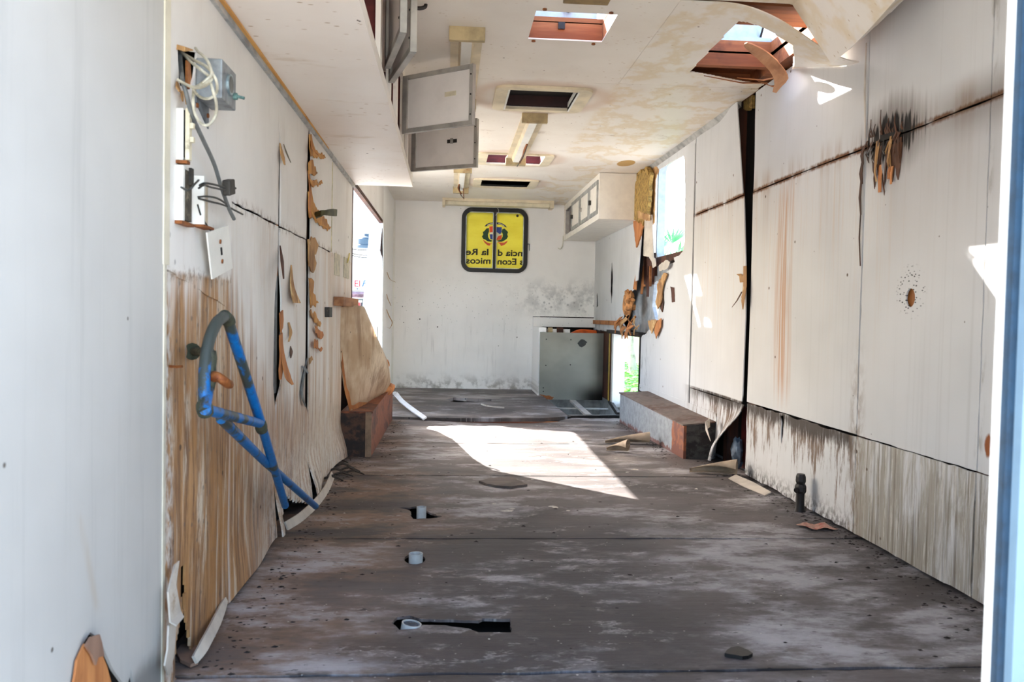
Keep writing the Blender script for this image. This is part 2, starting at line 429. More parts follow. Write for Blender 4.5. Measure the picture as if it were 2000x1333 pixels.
def paint_back():
    m = Mat('white_wall_paint_end'); x, z = m.x, m.z
    big = m.noise(1.4, 0, 1.4, d=4); n2 = m.noise(7, 0, 7, d=5, r=.65, o=6)
    c = m.mix(big.step(.35, .7), (244, 242, 238), (234, 232, 228))
    c = m.mix(z.step(1.35, 1.1) * z.step(.80, 1.0) * x.step(.5, 1.1) * n2.step(.42, .62) * .5, c, (150, 150, 148))
    c = m.mix(x.step(.8, 1.1) * z.bell(1.0, .2) * m.specks(17, .3, 4) * .55, c, (126, 126, 126))
    c = m.mix(z.step(1.4, 1.1) * z.step(.5, .9) * m.specks(26, .16, 9) * .5, c, (128, 128, 126))
    c = m.mix(z.step(.22, .0) * n2.step(.45, .62) * .75, c, (120, 112, 96))
    c = m.mix((z - .5).abs().step(.5, .1) * m.noise(30, 0, 2, o=8).step(.56, .75) * .3, c, (166, 164, 160))
    c = m.mix(m.specks(5, .05, 2), c, (62, 58, 54))
    return m.done(c, .5, bump=n2, bs=.08, bd=.003)

def floor_mat():
    m = Mat('rotten_plywood_floor'); x, y = m.x, m.y
    gr = m.noise(2.2, 42, 0, d=6, r=.7); g2 = m.noise(7, 120, 0, d=4, r=.7, o=2); big = m.noise(.9, 1.5, 0, d=5, r=.6, o=4); blot = m.noise(2.4, 4.5, 0, d=6, r=.68, o=8); b2 = m.noise(4.5, 9, 0, d=7, r=.75, o=14)
    c = m.mix(big.step(.36, .64), (66, 60, 59), (100, 92, 90))
    c = m.mix(gr.step(.48, .74) * .5, c, (66, 57, 55))
    c = m.mix(g2.step(.56, .78) * .3, c, (146, 130, 118))
    c = m.mix((x + (big - .5) * 1.2 + (y - 3.0).abs() * .1).step(.35, -.35) * blot.step(.36, .6) * .7, c, (142, 112, 88))
    c = m.mix((blot * .75 + big * .35).step(.54, .68) * b2.step(.36, .56) * .9, c, (176, 173, 176))
    c = m.mix((y - 2.5).abs().step(.95, .3) * (x - 1.25).abs().step(.72, .3) * (b2 * .5 + blot * .5).step(.42, .58) * .7, c, (172, 170, 174))
    c = m.mix(m.noise(1.3, 2.2, 0, d=4, o=22).step(.5, .66) * y.step(4.3, 4.9) * .55, c, (170, 160, 154))
    c = m.mix(m.noise(1.0, 1.7, 0, d=4, o=27).step(.53, .68) * .6, c, (56, 49, 51))
    c = m.mix((x - .30).abs().step(.62, .25) * (y - 2.6).abs().step(1.1, .4) * b2.step(.66, .46) * .85, c, (56, 51, 53))
    c = m.mix((blot - .52).abs().step(.025, .0) * b2.step(.5, .62) * .5, c, (186, 182, 180))
    c = m.mix(m.noise(10, 26, 0, d=6, r=.75, o=30).step(.62, .68) * .9, c, (33, 28, 27))
    for sy in (1.995, 3.205, 4.455): c = m.mix((y - sy).abs().step(.05, .0) * m.noise(6, 14, 0, d=5, o=sy).step(.48, .6) * .8, c, (40, 34, 32))
    c = m.mix(m.specks(13, .13, 3, sy=34) * .85, c, (36, 30, 28)); c = m.mix(m.specks(23, .08, 7) * .6, c, (200, 196, 190))
    c = m.mix((x - 1.62).step(-.22, .0) * m.noise(9, 9, 0, d=5, o=35).step(.4, .6) * .75, c, (50, 43, 40))
    return m.done(c, (b2 * .3 + .45), bump=gr + b2 + g2 * .5, bs=.5, bd=.006)

def wood(name, c1, c2, dark, sc=(6, 6, 6), along=2, rough=.75, wear=None):
    m = Mat(name); s_ = [60 * .35 * q for q in (1, 1, 1)]; s_[along] = 1.6
    g = m.noise(*s_, d=5, r=.65); g2 = m.noise(5, 5, 5, d=4, o=5)
    c = m.mix(g.step(.35, .65), c1, c2); c = m.mix(g2.step(.5, .7) * .7, c, dark)
    if wear: c = m.mix(m.noise(9, 9, 9, d=5, o=9).step(.58, .64), c, wear)
    return m.done(c, rough, bump=g, bs=.4, bd=.006)

def rust_metal(name, base, rust, amt, sc=3, dark=(40, 24, 18), metal=.3):
    m = Mat(name); n = m.noise(sc, sc, sc * 1.6, d=6, r=.7); n2 = m.noise(sc * 6, d=5, o=4)
    c = m.mix(n2.step(.3, .7), base, tuple(int(q * .78) for q in base))
    c = m.mix((n * .75 + n2 * .25).step(amt, amt + .08), c, rust)
    c = m.mix((n2 * .5 + n * .5).step(amt + .08, amt + .16) * .8, c, dark)
    return m.done(c, .65, metal, bump=n2, bs=.35, bd=.004)

PAINT_R, PAINT_L, PAINT_N, PAINT_C, PAINT_K, PAINT_B, FLOORM = paint_right(), paint_left(), paint_near(), paint_ceiling(), paint_cabinet(), paint_back(), floor_mat()
DARKWOOD = wood('dark_stud_wood', (58, 28, 16), (84, 42, 22), (22, 12, 8))
BROWNWOOD = wood('brown_wood', (150, 92, 48), (184, 122, 70), (92, 50, 24), along=0)
VENEER = wood('torn_veneer', (160, 118, 72), (192, 150, 98), (112, 70, 36), along=2, wear=(206, 172, 122))
VENEER_OR = wood('orange_veneer', (168, 104, 56), (198, 132, 76), (120, 64, 32), along=2)
CHAR = wood('charred_veneer', (60, 36, 24), (88, 52, 30), (18, 12, 10), along=2)
REDWOOD = wood('maroon_stained_wood', (78, 22, 20), (104, 34, 30), (40, 12, 12), along=0)
SHAFT = wood('orange_curb_wood', (134, 72, 38), (164, 98, 56), (58, 28, 14), along=0)
BEAM = wood('roof_underside_wood', (120, 66, 34), (150, 88, 48), (52, 26, 14), along=0)
BLACKGAP = plain('dark_cavity', (26, 19, 17), .95, var=.5)
SKIN = plain('aluminium_outer_skin', (176, 180, 184), .6, .0, var=.2)
ALU = plain('dull_aluminium', (178, 174, 166), .5, .2, var=.18, sc=9, dirt=((110, 98, 84), .66))
GALV = plain('galvanised_steel', (150, 156, 160), .5, .45, var=.22, sc=30)
GALVDARK = plain('grey_zinc_strip', (120, 126, 132), .6, .2, var=.4, sc=18, dirt=((70, 60, 54), .58))
DOORPANEL = plain('grey_white_laminate', (240, 235, 230), .45, var=.05, sc=5, dirt=((150, 128, 100), .70))
CREAM = plain('cream_enamel', (226, 210, 178), .45, var=.12, sc=6, dirt=((160, 116, 70), .66))
CREAMDIRTY = plain('yellowed_end_cap', (186, 166, 124), .55, var=.22, sc=10, dirt=((140, 100, 58), .6))
WHITEEN = plain('white_enamel', (234, 232, 224), .4, var=.05, sc=6, dirt=((170, 150, 120), .70))
WHITEPL = plain('white_plastic', (236, 234, 226), .45, var=.05, sc=8, dirt=((120, 96, 66), .72))
IVORY = plain('ivory_plastic', (226, 216, 188), .5, var=.12, sc=14, dirt=((96, 74, 44), .64))
RUBBER = plain('black_rubber', (14, 14, 15), .45, var=.3)
BLACKPL = plain('grimy_black_plastic', (48, 44, 38), .6, var=.35, sc=40, dirt=((96, 84, 66), .6))
GRIMEBOX = plain('grimy_switch_body', (84, 76, 62), .7, var=.5, sc=45, dirt=((160, 146, 122), .56))
CABLEW = plain('dirty_white_cable', (206, 200, 180), .5, var=.18, sc=30, dirt=((120, 106, 76), .58))
CABLEG = plain('grey_cable', (112, 116, 116), .55, var=.15, sc=30)
WIREB = plain('black_wire', (52, 52, 48), .5, var=.3, sc=30)
def blue_paint():
    m = Mat('chipped_blue_paint'); n = m.noise(24, 24, 18, d=6, r=.7); n2 = m.noise(7, 7, 7, d=3, o=4)
    c = m.mix(m.noise(60, d=4).step(.3, .7), (0, 88, 154), (4, 104, 172))
    c = m.mix((n * .5 + n2 * .55 + (m.z - .40).step(.0, .45) * .16 - (m.x + .50).step(.0, .06) * .05).step(.58, .64), c, (54, 62, 60))
    c = m.mix((n * .6 + n2 * .4).step(.63, .69) * .7, c, (92, 84, 64))
    return m.done(c, .45, .0, bump=n, bs=.3, bd=.002)
BLUEP = blue_paint()
BRASS = plain('green_corroded_brass', (74, 78, 62), .7, .3, var=.4, sc=40, dirt=((40, 44, 38), .55))
RUSTY = rust_metal('rusty_fitting', (150, 88, 40), (120, 62, 26), .5, 14)
OLIVE = plain('tarnished_brass_strap', (86, 82, 52), .55, .4, var=.35, sc=25)
STEEL_N = Mat('brushed_stainless')
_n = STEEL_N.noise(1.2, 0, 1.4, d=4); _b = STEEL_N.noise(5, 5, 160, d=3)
STEEL = STEEL_N.done(STEEL_N.mix(STEEL_N.z.step(.22, .0) * STEEL_N.x.step(1.25, 1.55), STEEL_N.mix(_n.step(.3, .7), (150, 150, 142), (124, 124, 118)), (34, 32, 30)), .36, .85, bump=_b, bs=.06, bd=.002)  # dark lower corner is a reflection painted into the steel's colour
def wheel_steel():
    m = Mat('grey_wheel_box_steel'); n = m.noise(9, 5, 7, d=6, r=.7); n2 = m.noise(30, 22, 22, d=4, o=4)
    c = m.mix(n2.step(.3, .7), (150, 156, 160), (124, 130, 134))
    c = m.mix((n + m.y.step(5.32, 5.22) * .55 - m.y.step(5.05, 5.3) * .15).step(.60, .70), c, (142, 80, 46))
    c = m.mix((n2 * .6 + n * .4 + m.y.step(5.3, 5.2) * .22 + m.z.step(.06, .0) * .3).step(.66, .74) * .85, c, (104, 58, 46))
    return m.done(c, .6, .1, bump=n2, bs=.3, bd=.004)
WBOX_R = wheel_steel()
WBOX_L = rust_metal('brown_wheel_box', (150, 84, 50), (96, 50, 30), .48, 3, dark=(36, 22, 16), metal=0)
WBOX_LE = rust_metal('rotten_wheel_box_end', (84, 54, 38), (34, 20, 14), .46, 5, dark=(14, 9, 7), metal=0)
WBOX_D = rust_metal('dark_wheel_box_end', (70, 66, 62), (34, 26, 22), .48, 4, dark=(14, 11, 10), metal=.1)
PVC = plain('grey_pvc', (190, 194, 194), .4, var=.12, sc=16, dirt=((96, 92, 84), .64))
PVCW = plain('white_plastic_trim', (232, 232, 236), .4, var=.06)
FOAM = plain('yellow_insulation', (176, 142, 76), .95, var=.35, sc=34, dirt=((120, 84, 40), .56), bs=.8)
FOAMOR = plain('orange_foam', (206, 142, 84), .9, var=.35, sc=22, dirt=((138, 82, 42), .56), bs=.8)
BLUESTEEL = plain('blue_door_frame_paint', (24, 56, 80), .55, var=.22, sc=40)
PALEBLUE = plain('pale_blue_door_paint', (112, 138, 156), .5, var=.06)
HATCHM = plain('grey_blue_hatch_metal', (176, 188, 198), .4, .1, var=.12)
GRP = plain('white_fibreglass_skin', (222, 230, 236), .5, var=.05, trans=.35)
RED = plain('red_paint', (176, 44, 18), .5, var=.15)
ORANGE = plain('orange_plastic', (226, 96, 22), .5, var=.2)
BLACKG = plain('black_metal', (40, 34, 32), .55, .2, var=.4, sc=20, dirt=((92, 60, 42), .62))
PAPER = plain('printed_wrapper', (196, 150, 128), .5, var=.3, sc=60, dirt=((176, 60, 44), .5))
CURLW = plain('white_painted_veneer', (206, 196, 182), .6, var=.14, sc=8, dirt=((150, 124, 92), .60))
def peel_mat():
    m = Mat('stained_peeling_plywood'); g = m.noise(16, 7, 1.2, d=5, r=.65); b = m.noise(3, 2.2, 2.2, d=5, o=3)
    c = m.mix(b.step(.38, .62), (172, 144, 112), (214, 196, 170)); c = m.mix(g.step(.48, .68) * .75, c, (128, 94, 64)); c = m.mix(m.noise(20, 9, 2.4, d=6, r=.75, o=9).step(.55, .68) * .6, c, (150, 112, 74)); c = m.mix(m.specks(16, .12, 4) * .8, c, (70, 54, 42)); c = m.mix(m.z.step(.42, .22) * b.step(.3, .6) * .7, c, (150, 102, 62))
    return m.done(c, .6, bump=g, bs=.25, bd=.006)
PEEL = peel_mat()

# ------------------------------------------------------------------ the trailer: floor
skin0, skin1 = .095, .125     # outer skin, behind the inner face of each wall
T = .006                      # thickness of the wall sheets

floor = MB().plate(2, -.09, -.06, [(XL - .1, YD), (1.03, YD), (1.03, YB), (XL - .1, YB)]).plate(2, -.09, -.06, [(1.03, YD), (XR + .1, YD), (XR + .1, 7.05), (1.03, 7.05)]) \
    .build('floor', BLACKGAP, kind='structure')
def seam(u0, v0, u1, v1, x):
    a, b = FL(u0, v0), FL(u1, v1); return a.y + (b.y - a.y) * (x - a.x) / (b.x - a.x)
SEAMS = [YD, 1.995, 3.205, 4.455, 5.57, 6.73]
def floor_poly(i):
    a, b = SEAMS[i] + .006, SEAMS[i + 1] - .006
    L, R = XL - .06, XR + .05
    p = []
    rr = random.Random(i)
    n = 24
    for k in range(n + 1): p.append((L + (R - L) * k / n, a + rr.uniform(-.003, .006)))
    if i == 4:
        far = [(R, 6.98), (1.06, 6.98), (.95, 6.83), (.90, 6.72), (.70, 6.62), (.42, 6.60), (.20, 6.62), (.02, 6.66), (-.12, 6.72), (-.30, 6.76), (L, 6.78)]
        return jag(p + far, .05, .006, 3, keep=set(range(n + 1)))
    for k in range(n + 1): p.append((R - (R - L) * k / n, b + rr.uniform(-.006, .003)))
    return p
holes = {}
def fpoly(*uv): return [xy(FL(u, v)) for u, v in uv]
holes.setdefault(2, []).append(jag(fpoly((779, 992), (800, 998), (806, 1014), (845, 1013), (866, 1009), (866, 1011), (838, 1001), (832, 994), (812, 990), (800, 992)), .02, .006, 5))
holes.setdefault(1, []).append(fpoly(*[(810 + 21 * cos(a), 1093 + 10 * sin(a)) for a in [2 * pi * k / 14 for k in range(14)]]))
holes.setdefault(1, []).append(jag(fpoly((766, 1218), (776, 1206), (800, 1203), (822, 1210), (860, 1211), (935, 1213), (942, 1209), (996, 1210), (998, 1236), (935, 1236), (915, 1228), (870, 1222), (825, 1221), (812, 1229), (780, 1231)), .02, .004, 6))
for i in range(5):
    MB().plate(2, -.008, 0, floor_poly(i), holes.get(i, [])).build('floor_sheet', FLOORM, floor)
bk = jag([(XL - .05, 6.86), (-.2, 6.82), (.1, 6.80), (.45, 6.83), (.8, 6.86), (1.0, 6.98), (1.03, 7.05), (1.0, 9.0), (.98, YB + .05), (XL - .05, YB + .05)], .05, .008, 8, keep={6, 7, 8, 9})
bh = jag(fpoly((870, 783), (885, 779), (960, 783), (962, 786), (905, 788), (885, 788)), .05, .01, 3)
MB().plate(2, -.018, .012, bk, [bh]).build('floor_sheet', FLOORM, floor)
MB().box(XL - .05, 1.0, 6.84, 6.90, -.085, -.02).build('floor_joist', BROWNWOOD, floor)
MB().box(-.05, 1.0, 6.80, 6.835, -.06, -.019).build('floor_joist', wood('rotten_red_joist', (96, 44, 26), (120, 60, 36), (40, 20, 14), along=0), floor)
# sunken kitchen bay with its metal grid
g = thing('floor_grid', (1.32, 7.8, -.06), 'dark metal floor frame with crossing bars in open bay before steel sheet', 'floor grid')
e = MB()
for (a, b) in ((FL(1048, 770), FL(1112, 815)), (FL(1190, 779), FL(1209, 806))):
    d_ = (b - a).normalized(); n_ = V((-d_.y, d_.x, 0)); e.obox((a + b) / 2 - V((0, 0, .02)), (b - a) / 2, n_ * .015, (0, 0, .02))
a, b = FL(1110, 813), FL(1210, 811); e.obox((a + b) / 2 - V((0, 0, .02)), (b - a) / 2, V((0, .014, 0)), (0, 0, .02))
e.build('border', BLACKG, g)
a, b = FL(1118, 781), FL(1150, 810); d_ = (b - a).normalized(); n_ = V((-d_.y, d_.x, 0))
MB().obox((a + b) / 2 - V((0, 0, .012)), (b - a) / 2, n_ * .028, (0, 0, .010)).build('wide_bar', ALU, g)
for (p, q) in (((1076, 794), (1188, 795)), ((1092, 808), (1209, 808))):
    a, b = FL(*p), FL(*q); MB().obox((a + b) / 2 - V((0, 0, .02)), (b - a) / 2, V((0, .012, 0)), (0, 0, .006)).build('thin_bar', ALU, g)
MB().box(1.03, XR + .12, 6.98, YB + .06, GZ + .02, GZ + .04).build('bay_ground', plain('bay_shade_black', (12, 10, 9), .95, var=.4, spec=.05), floor)  # near-black sheet: the shade of the bay is put into its colour

# ------------------------------------------------------------------ right wall
wr = MB()
zt = H + .08
slit = jag([yz(RW(u, v, XR + skin0)) for u, v in ((1277, 556), (1284, 548), (1289, 566), (1291, 622), (1280, 628), (1274, 600))], .05, .01, 4)
_wb, _wt = RW(1300, 503, XR + skin0), RW(1330, 306, XR + skin0)
wy0, wy1, wz0, wz1 = 6.02, RW(1288, 400, XR + skin0).y, _wb.z, _wt.z + .03
winh = rrect(wy0, wy1, wz0, wz1, .09)
outl = [(YD, GZ), (YB + .1, GZ), (YB + .1, zt), (YD, zt)]  # below the floor: added skirt that keeps light out of the bay
serv = [(7.10, .0), (7.10, .70), (8.36, .70), (8.36, .0)]
w_right = wr.plate(0, XR + skin0, XR + skin1, outl, [winh, slit, serv]).build('wall_right', SKIN, kind='structure')
st_ = MB()
for yy in (2.475, 3.247): st_.box(XR + T + .012, XR + skin0, yy - .03, yy + .03, 0, zt - .02)
for (y0, y1) in ((1.35, 1.40), (4.40, 4.52), (4.85, 4.92), (5.57, 5.62), (8.37, 8.44)):
    st_.box(XR + T + .012, XR + skin0, y0, y1, 0, zt - .02)
st_.box(XR + T + .012, XR + skin0, wy1 + .02, wy1 + .07, 1.22, zt - .02); st_.box(XR + T + .012, XR + skin0, 7.04, 7.10, 1.15, zt - .02)
st_.box(XR + T + .012, XR + skin0, 5.6, 6.95, wz0 - .06, wz0 - .004)
st_.build('wall_stud', DARKWOOD, w_right)
MB().box(XR + skin0 - .012, XR + skin0 - .002, YD, 5.85, .0, zt - .02).build('cavity_blackout', BLACKGAP, w_right)  # black sheet behind the panels keeps the wall gaps dark
def rpanel(y0, y1, z0, z1, mat=PAINT_R, holes=(), dx=0, seed=0, amp=.003):
    p = jag([(y0, z0), (y1, z0), (y1, z1), (y0, z1)], .05, amp, seed)
    return MB().plate(0, XR + dx, XR + dx + T, p, holes).build('wall_panel', mat, w_right)
G = .004
def sheet_r(y0, y1, z0, z1, bow=.006, seed=0, edge=None, curl=None, nu=24, nv=24, name='wall_panel', mat=PAINT_R):
    r_ = random.Random(seed); ph = r_.uniform(0, 6)
    def fn(s, t):
        z = z0 + (z1 - z0) * t; a = edge(z) if edge else y0; y = a + (y1 - a) * s
        x = XR - bow * sin(pi * s) * (.6 + .4 * sin(ph + 3 * t)) - .002 * sin(9 * s + 5 * t + ph)
        if curl: x -= curl(s, z)
        return (x, y, z)
    return MB().grid(fn, nu, nv, (T, 0, 0)).build(name, mat, w_right, smooth=40)
hole_c = circ(2.887, .962, .030, 18, .034)
for k, (a, b) in enumerate(((YD + .02, 2.472), (2.478, 3.243), (3.252, 4.49))):
    if k == 2:
        sheet_r(a, b, 1.572, H - .005, .010, 1); sheet_r(a, b, .414, 1.566, .008, 2)
        rpanel(a, b, .012, .404, seed=3, amp=.005,
               holes=[jag([yz(RW(u, v)) for u, v in ((1524, 812), (1530, 812), (1531, 826), (1529, 852), (1526, 868), (1525, 850), (1526, 828))], .02, .002, 2)])
    else:
        rpanel(a, b, 1.572, H - .005, seed=4 + k, amp=.002)
        rpanel(a, b, .412, 1.566, seed=8 + k, amp=.002, holes=[hole_c] if k == 1 else [])
        rpanel(a, b, .012, .407, seed=12 + k, dx=-.002)
# brown plug in the round hole
MB().tube([(XR + .012, 2.887, .962), (XR + .018, 2.887, .962)], .045, 18).build('hole_backing', wood('hole_wood', (140, 84, 34), (150, 92, 40), (110, 62, 24)), w_right)
ETAB = [(0, 4.90), (.1, 4.82), (.22, 4.70), (.32, 4.60), (.42, 4.535), (.9, 4.515), (1.2, 4.545), (1.57, 4.61), (1.9, 4.665), (2.12, 4.71)]
edgeD = lambda z: lerp_tab(ETAB, z)
sheet_r(0, 5.583, 1.572, H - .005, .006, 21, edgeD, lambda s, z: .022 * sst(.5, 0, s) * sst(1.4, 2.1, z) + .01 * sst(.3, 0, s))
sheet_r(0, 5.583, .396, 1.566, .004, 22, edgeD, lambda s, z: .012 * sst(.3, 0, s))
sheet_r(0, 5.02, .012, .389, .0, 23, lambda z: edgeD(z), lambda s, z: .07 * sst(1.1, 0, s) * sst(.40, .08, z) + .012 * sin(5 * s + 9 * z) * sst(1, .4, s))
rpanel(5.0, 5.583, .25, .389, seed=28)
# window bay: sheet with the window cut-out and a torn far edge
pE = [(5.603, H - .005), (5.603, .235), (7.095, .235), (7.095, .70)] + [yz(RW(u, v)) for u, v in
      ((1262, 652), (1268, 644), (1283, 636), (1287, 600), (1293, 572), (1297, 545), (1303, 528), (1312, 515), (1318, 512), (1316, 503), (1327, 499), (1333, 492), (1337, 472), (1338, 380), (1337, 312), (1334, 304), (1310, 318), (1289, 331), (1282, 336), (1272, 332))] + [(6.95, H - .005)]
MB().plate(0, XR, XR + T, jag(pE, .03, .004, 31, keep={0, 1, 2, 24, 25})).build('wall_panel', PAINT_R, w_right)
MB().plate(0, XR - .003, XR + .0, [(5.606, .26), (5.68, .26), (5.68, H - .06), (5.606, H - .06)]).build('cover_strip', PAINT_R, w_right)
MB().plate(0, XR - .004, XR, [(5.0, .235), (7.09, .235), (7.09, .29), (5.0, .285)]).build('skirting_strip', PAINT_R, w_right)
# far bay above the service opening
pF = [(YB, .71), (YB, 1.72), (7.15, 1.72)] + [yz(RW(u, v)) for u, v in ((1253, 442), (1250, 470), (1246, 520), (1241, 566), (1230, 572), (1222, 600), (1216, 628))] + [(7.55, .71)]
cr1 = jag([yz(RW(u, v)) for u, v in ((1193, 530), (1195, 512), (1197, 540), (1196, 570), (1194, 594), (1192, 570))], .03, .006, 3)
cr2 = [yz(RW(u, v)) for u, v in ((1165, 577), (1167, 572), (1168, 598), (1165, 601))]
MB().plate(0, XR, XR + T, jag(pF, .04, .006, 33, keep={0, 1}), [cr1, cr2]).build('wall_panel', PAINT_R, w_right)
MB().plate(0, XR, XR + T, [(YB, .0), (YB, .70), (8.40, .70), (8.40, .0)]).build('wall_panel', DARKWOOD, w_right)
# loose sheet edge leaning out by the studs
MB().grid(lambda s, t: (XR - .015 - .05 * t * (1 - s), 7.06 + .34 * s - .10 * t, 1.20 + .0 * s + .50 * (1 - t) - .02), 8, 12, (.005, 0, 0)).build('wall_panel', PAINT_R, w_right, smooth=40)
MB().ribbon([RW(1244, 566) + V((-.02, 0, 0)), RW(1250, 520) + V((-.02, 0, 0)), RW(1255, 478) + V((-.015, 0, 0))], V((0, 1, .1)), [.13, .06, .02], .004).build('veneer_edge', VENEER_OR, w_right)
# service opening jambs
MB().box(XR - .0, XR + .12, 8.27, 8.36, -.05, .70).build('opening_jamb', WHITEEN, w_right)
MB().box(XR - .03, XR + .12, 7.05, 8.5, .695, .73).build('opening_head', BLACKG, w_right)
MB().box(XR - .01, XR + .1, 7.075, 7.10, 0, .70).build('opening_jamb', BLACKG, w_right)

window = MB().plate(0, XR + skin0 - .015, XR + skin1 + .02, rrect(wy0 - .06, wy1 + .05, wz0 - .05, wz1 + .05, .11), [rrect(wy0, wy1 - .005, wz0 + .004, wz1, .085)]).build('window_2', HATCHM, kind='structure', smooth=30)
MB().box(XR + .02, XR + .06, wy1 - .06, wy1 - .02, wz0 + .05, wz1).build('window_frame_post', WHITEEN, window)

# torn lining round the window: insulation, veneer rags, splinters
def rag(poly_uv, x, th, mat, name, seed, amp=.01, parent=None, **kw):
    p = jag([yz(RW(u, v, x)) for u, v in poly_uv], .025, amp, seed)
    return MB().plate(0, x, x + th, p).build(name, mat, parent, **kw)
def lumpy(cen, rad, seed, n=12, m=9, amp=.3):
    r_ = random.Random(seed); P = [[1 + r_.uniform(-amp, amp) for _ in range(n)] for _ in range(m + 1)]
    mb = MB(); vs_ = []; fs = []
    for j in range(m + 1):
        th = pi * j / m
        for k in range(n):
            q = P[j][k] if 0 < j < m else 1
            a = 2 * pi * k / n
            vs_.append((cen[0] + rad[0] * q * sin(th) * cos(a), cen[1] + rad[1] * q * sin(th) * sin(a), cen[2] + rad[2] * q * cos(th)))
    for j in range(m):
        for k in range(n):
            fs.append((j * n + k, j * n + (k + 1) % n, (j + 1) * n + (k + 1) % n, (j + 1) * n + k))
    return mb.add(vs_, fs)
ins = thing('insulation_batt', (1.60, 7.0, 1.6), 'torn yellow insulation hanging between overhead cabinet and right window', 'insulation')
P_ = [(1248, 330), (1262, 328), (1268, 338), (1263, 400), (1258, 432), (1243, 430), (1233, 420), (1237, 395), (1233, 372), (1240, 350)]
for k, (dx, c_) in enumerate(((0, FOAM), (-.012, FOAM))):
    rag([(u + k * 2, v + 4 * k) for u, v in P_], XR - .045 + dx, .03, c_, 'insulation_layer', 40 + k, .028, ins)
rag([(1236, 430), (1257, 432), (1252, 455), (1245, 478), (1242, 484), (1240, 465)], XR - .04, .012, VENEER_OR, 'backing_paper', 44, .01, ins)
rag([(1245, 412), (1268, 420), (1266, 432), (1246, 426)], XR - .06, .012, VENEER, 'paper_fold', 45, .006, ins)
rag([(1262, 326), (1276, 322), (1286, 330), (1279, 352), (1277, 436), (1270, 440), (1274, 352)], XR - .004, .008, VENEER, 'veneer_strip', 46, .008, w_right)
def ywall(a, b, x=XR): return RW(a, b, x)
MB().grid(lambda s, t: tuple(RW(1268 + 12 * s - 5 * t * (1 - s) + 4 * t * s, 420 + 78 * t + 6 * s * t) + V((-.03 - .03 * sin(pi * s) , 0, 0))), 6, 10, (.004, 0, 0)).build('veneer_flap', CURLW, w_right, smooth=50)
rag([(1262, 494), (1271, 500), (1280, 506), (1281, 520), (1275, 524), (1272, 510)], XR - .02, .004, CURLW, 'veneer_flap', 47, .006, w_right)
rag([(1286, 520), (1300, 508), (1308, 512), (1304, 524), (1296, 528), (1288, 530)], XR - .03, .004, CURLW, 'veneer_flap', 48, .006, w_right)
rag([(1283, 556), (1296, 533), (1302, 536), (1294, 560), (1291, 590), (1284, 604), (1280, 590), (1284, 570)], XR - .02, .008, VENEER, 'veneer_rag', 49, .01, w_right)
rag([(1265, 628), (1279, 624), (1283, 626), (1278, 640), (1272, 652), (1268, 640)], XR - .025, .006, VENEER, 'veneer_rag', 50, .008, w_right)
rag([(1278, 630), (1291, 622), (1290, 640), (1281, 662), (1278, 650)], XR - .02, .006, VENEER_OR, 'veneer_rag', 51, .008, w_right)
rag([(1290, 584), (1294, 574), (1296, 592), (1293, 610), (1290, 604)], XR - .008, .007, CHAR, 'veneer_rag', 52, .006, w_right)
rag([(1309, 560), (1317, 562), (1318, 590), (1312, 591), (1311, 572)], XR - .002, .004, DARKWOOD, 'slot_opening', 53, .002, w_right)
for (u0, v0, u1, v1, w_, mt) in ((1262, 470, 1258, 560, .03, VENEER_OR), (1266, 500, 1265, 580, .025, DARKWOOD), (1271, 510, 1270, 560, .02, BROWNWOOD), (1276, 520, 1275, 548, .025, DARKWOOD), (1258, 520, 1253, 575, .03, BROWNWOOD)):
    a, b = RW(u0, v0, XR + .03), RW(u1, v1, XR + .03)
    MB().ribbon([a, a.lerp(b, .5), b], V((0, 1, 0)), [w_, w_, w_ * .4], .02).build('splintered_lath', mt, w_right)
foam = lumpy(RW(1239, 592) + V((-.05, 0, 0)), (.05, .11, .105), 5).build('foam_chunk', FOAMOR, None, smooth=25, label='orange foam lump bursting from torn right wall above service opening', cat='foam chunk')
spl = thing('splintered_plywood', RW(1228, 650), 'cluster of splintered plywood shreds drooping over the service opening', 'splinters')
r_ = random.Random(11)
for k in range(15):
    u0 = r_.uniform(1212, 1252); v0 = r_.uniform(616, 640); L = r_.uniform(14, 34)
    u1 = u0 + r_.uniform(-14, 6); v1 = min(662, v0 + L)
    x0 = XR - r_.uniform(.02, .09)
    a, b = RW(u0, v0, x0), RW(u1, v1, x0 - r_.uniform(0, .05))
    w_ = r_.uniform(.03, .075)
    MB().ribbon([a, a.lerp(b, .5) + V((-.02, 0, 0)), b], V((r_.uniform(-.4, .4), 1, r_.uniform(-.3, .3))), [w_, w_ * .9, w_ * .3], .008).build('splinter', r_.choice((VENEER, VENEER_OR, BROWNWOOD, CURLW)), spl)
bt = MB(); a, b = RW(1157, 629), RW(1214, 632); bt.obox((a + b) / 2 + V((-.015, 0, 0)), (b - a) / 2, (0, 0, .022), (.012, 0, 0))
batten = bt.build('wall_batten', BROWNWOOD, None, label='bare brown wooden batten along right wall above service opening', cat='batten')

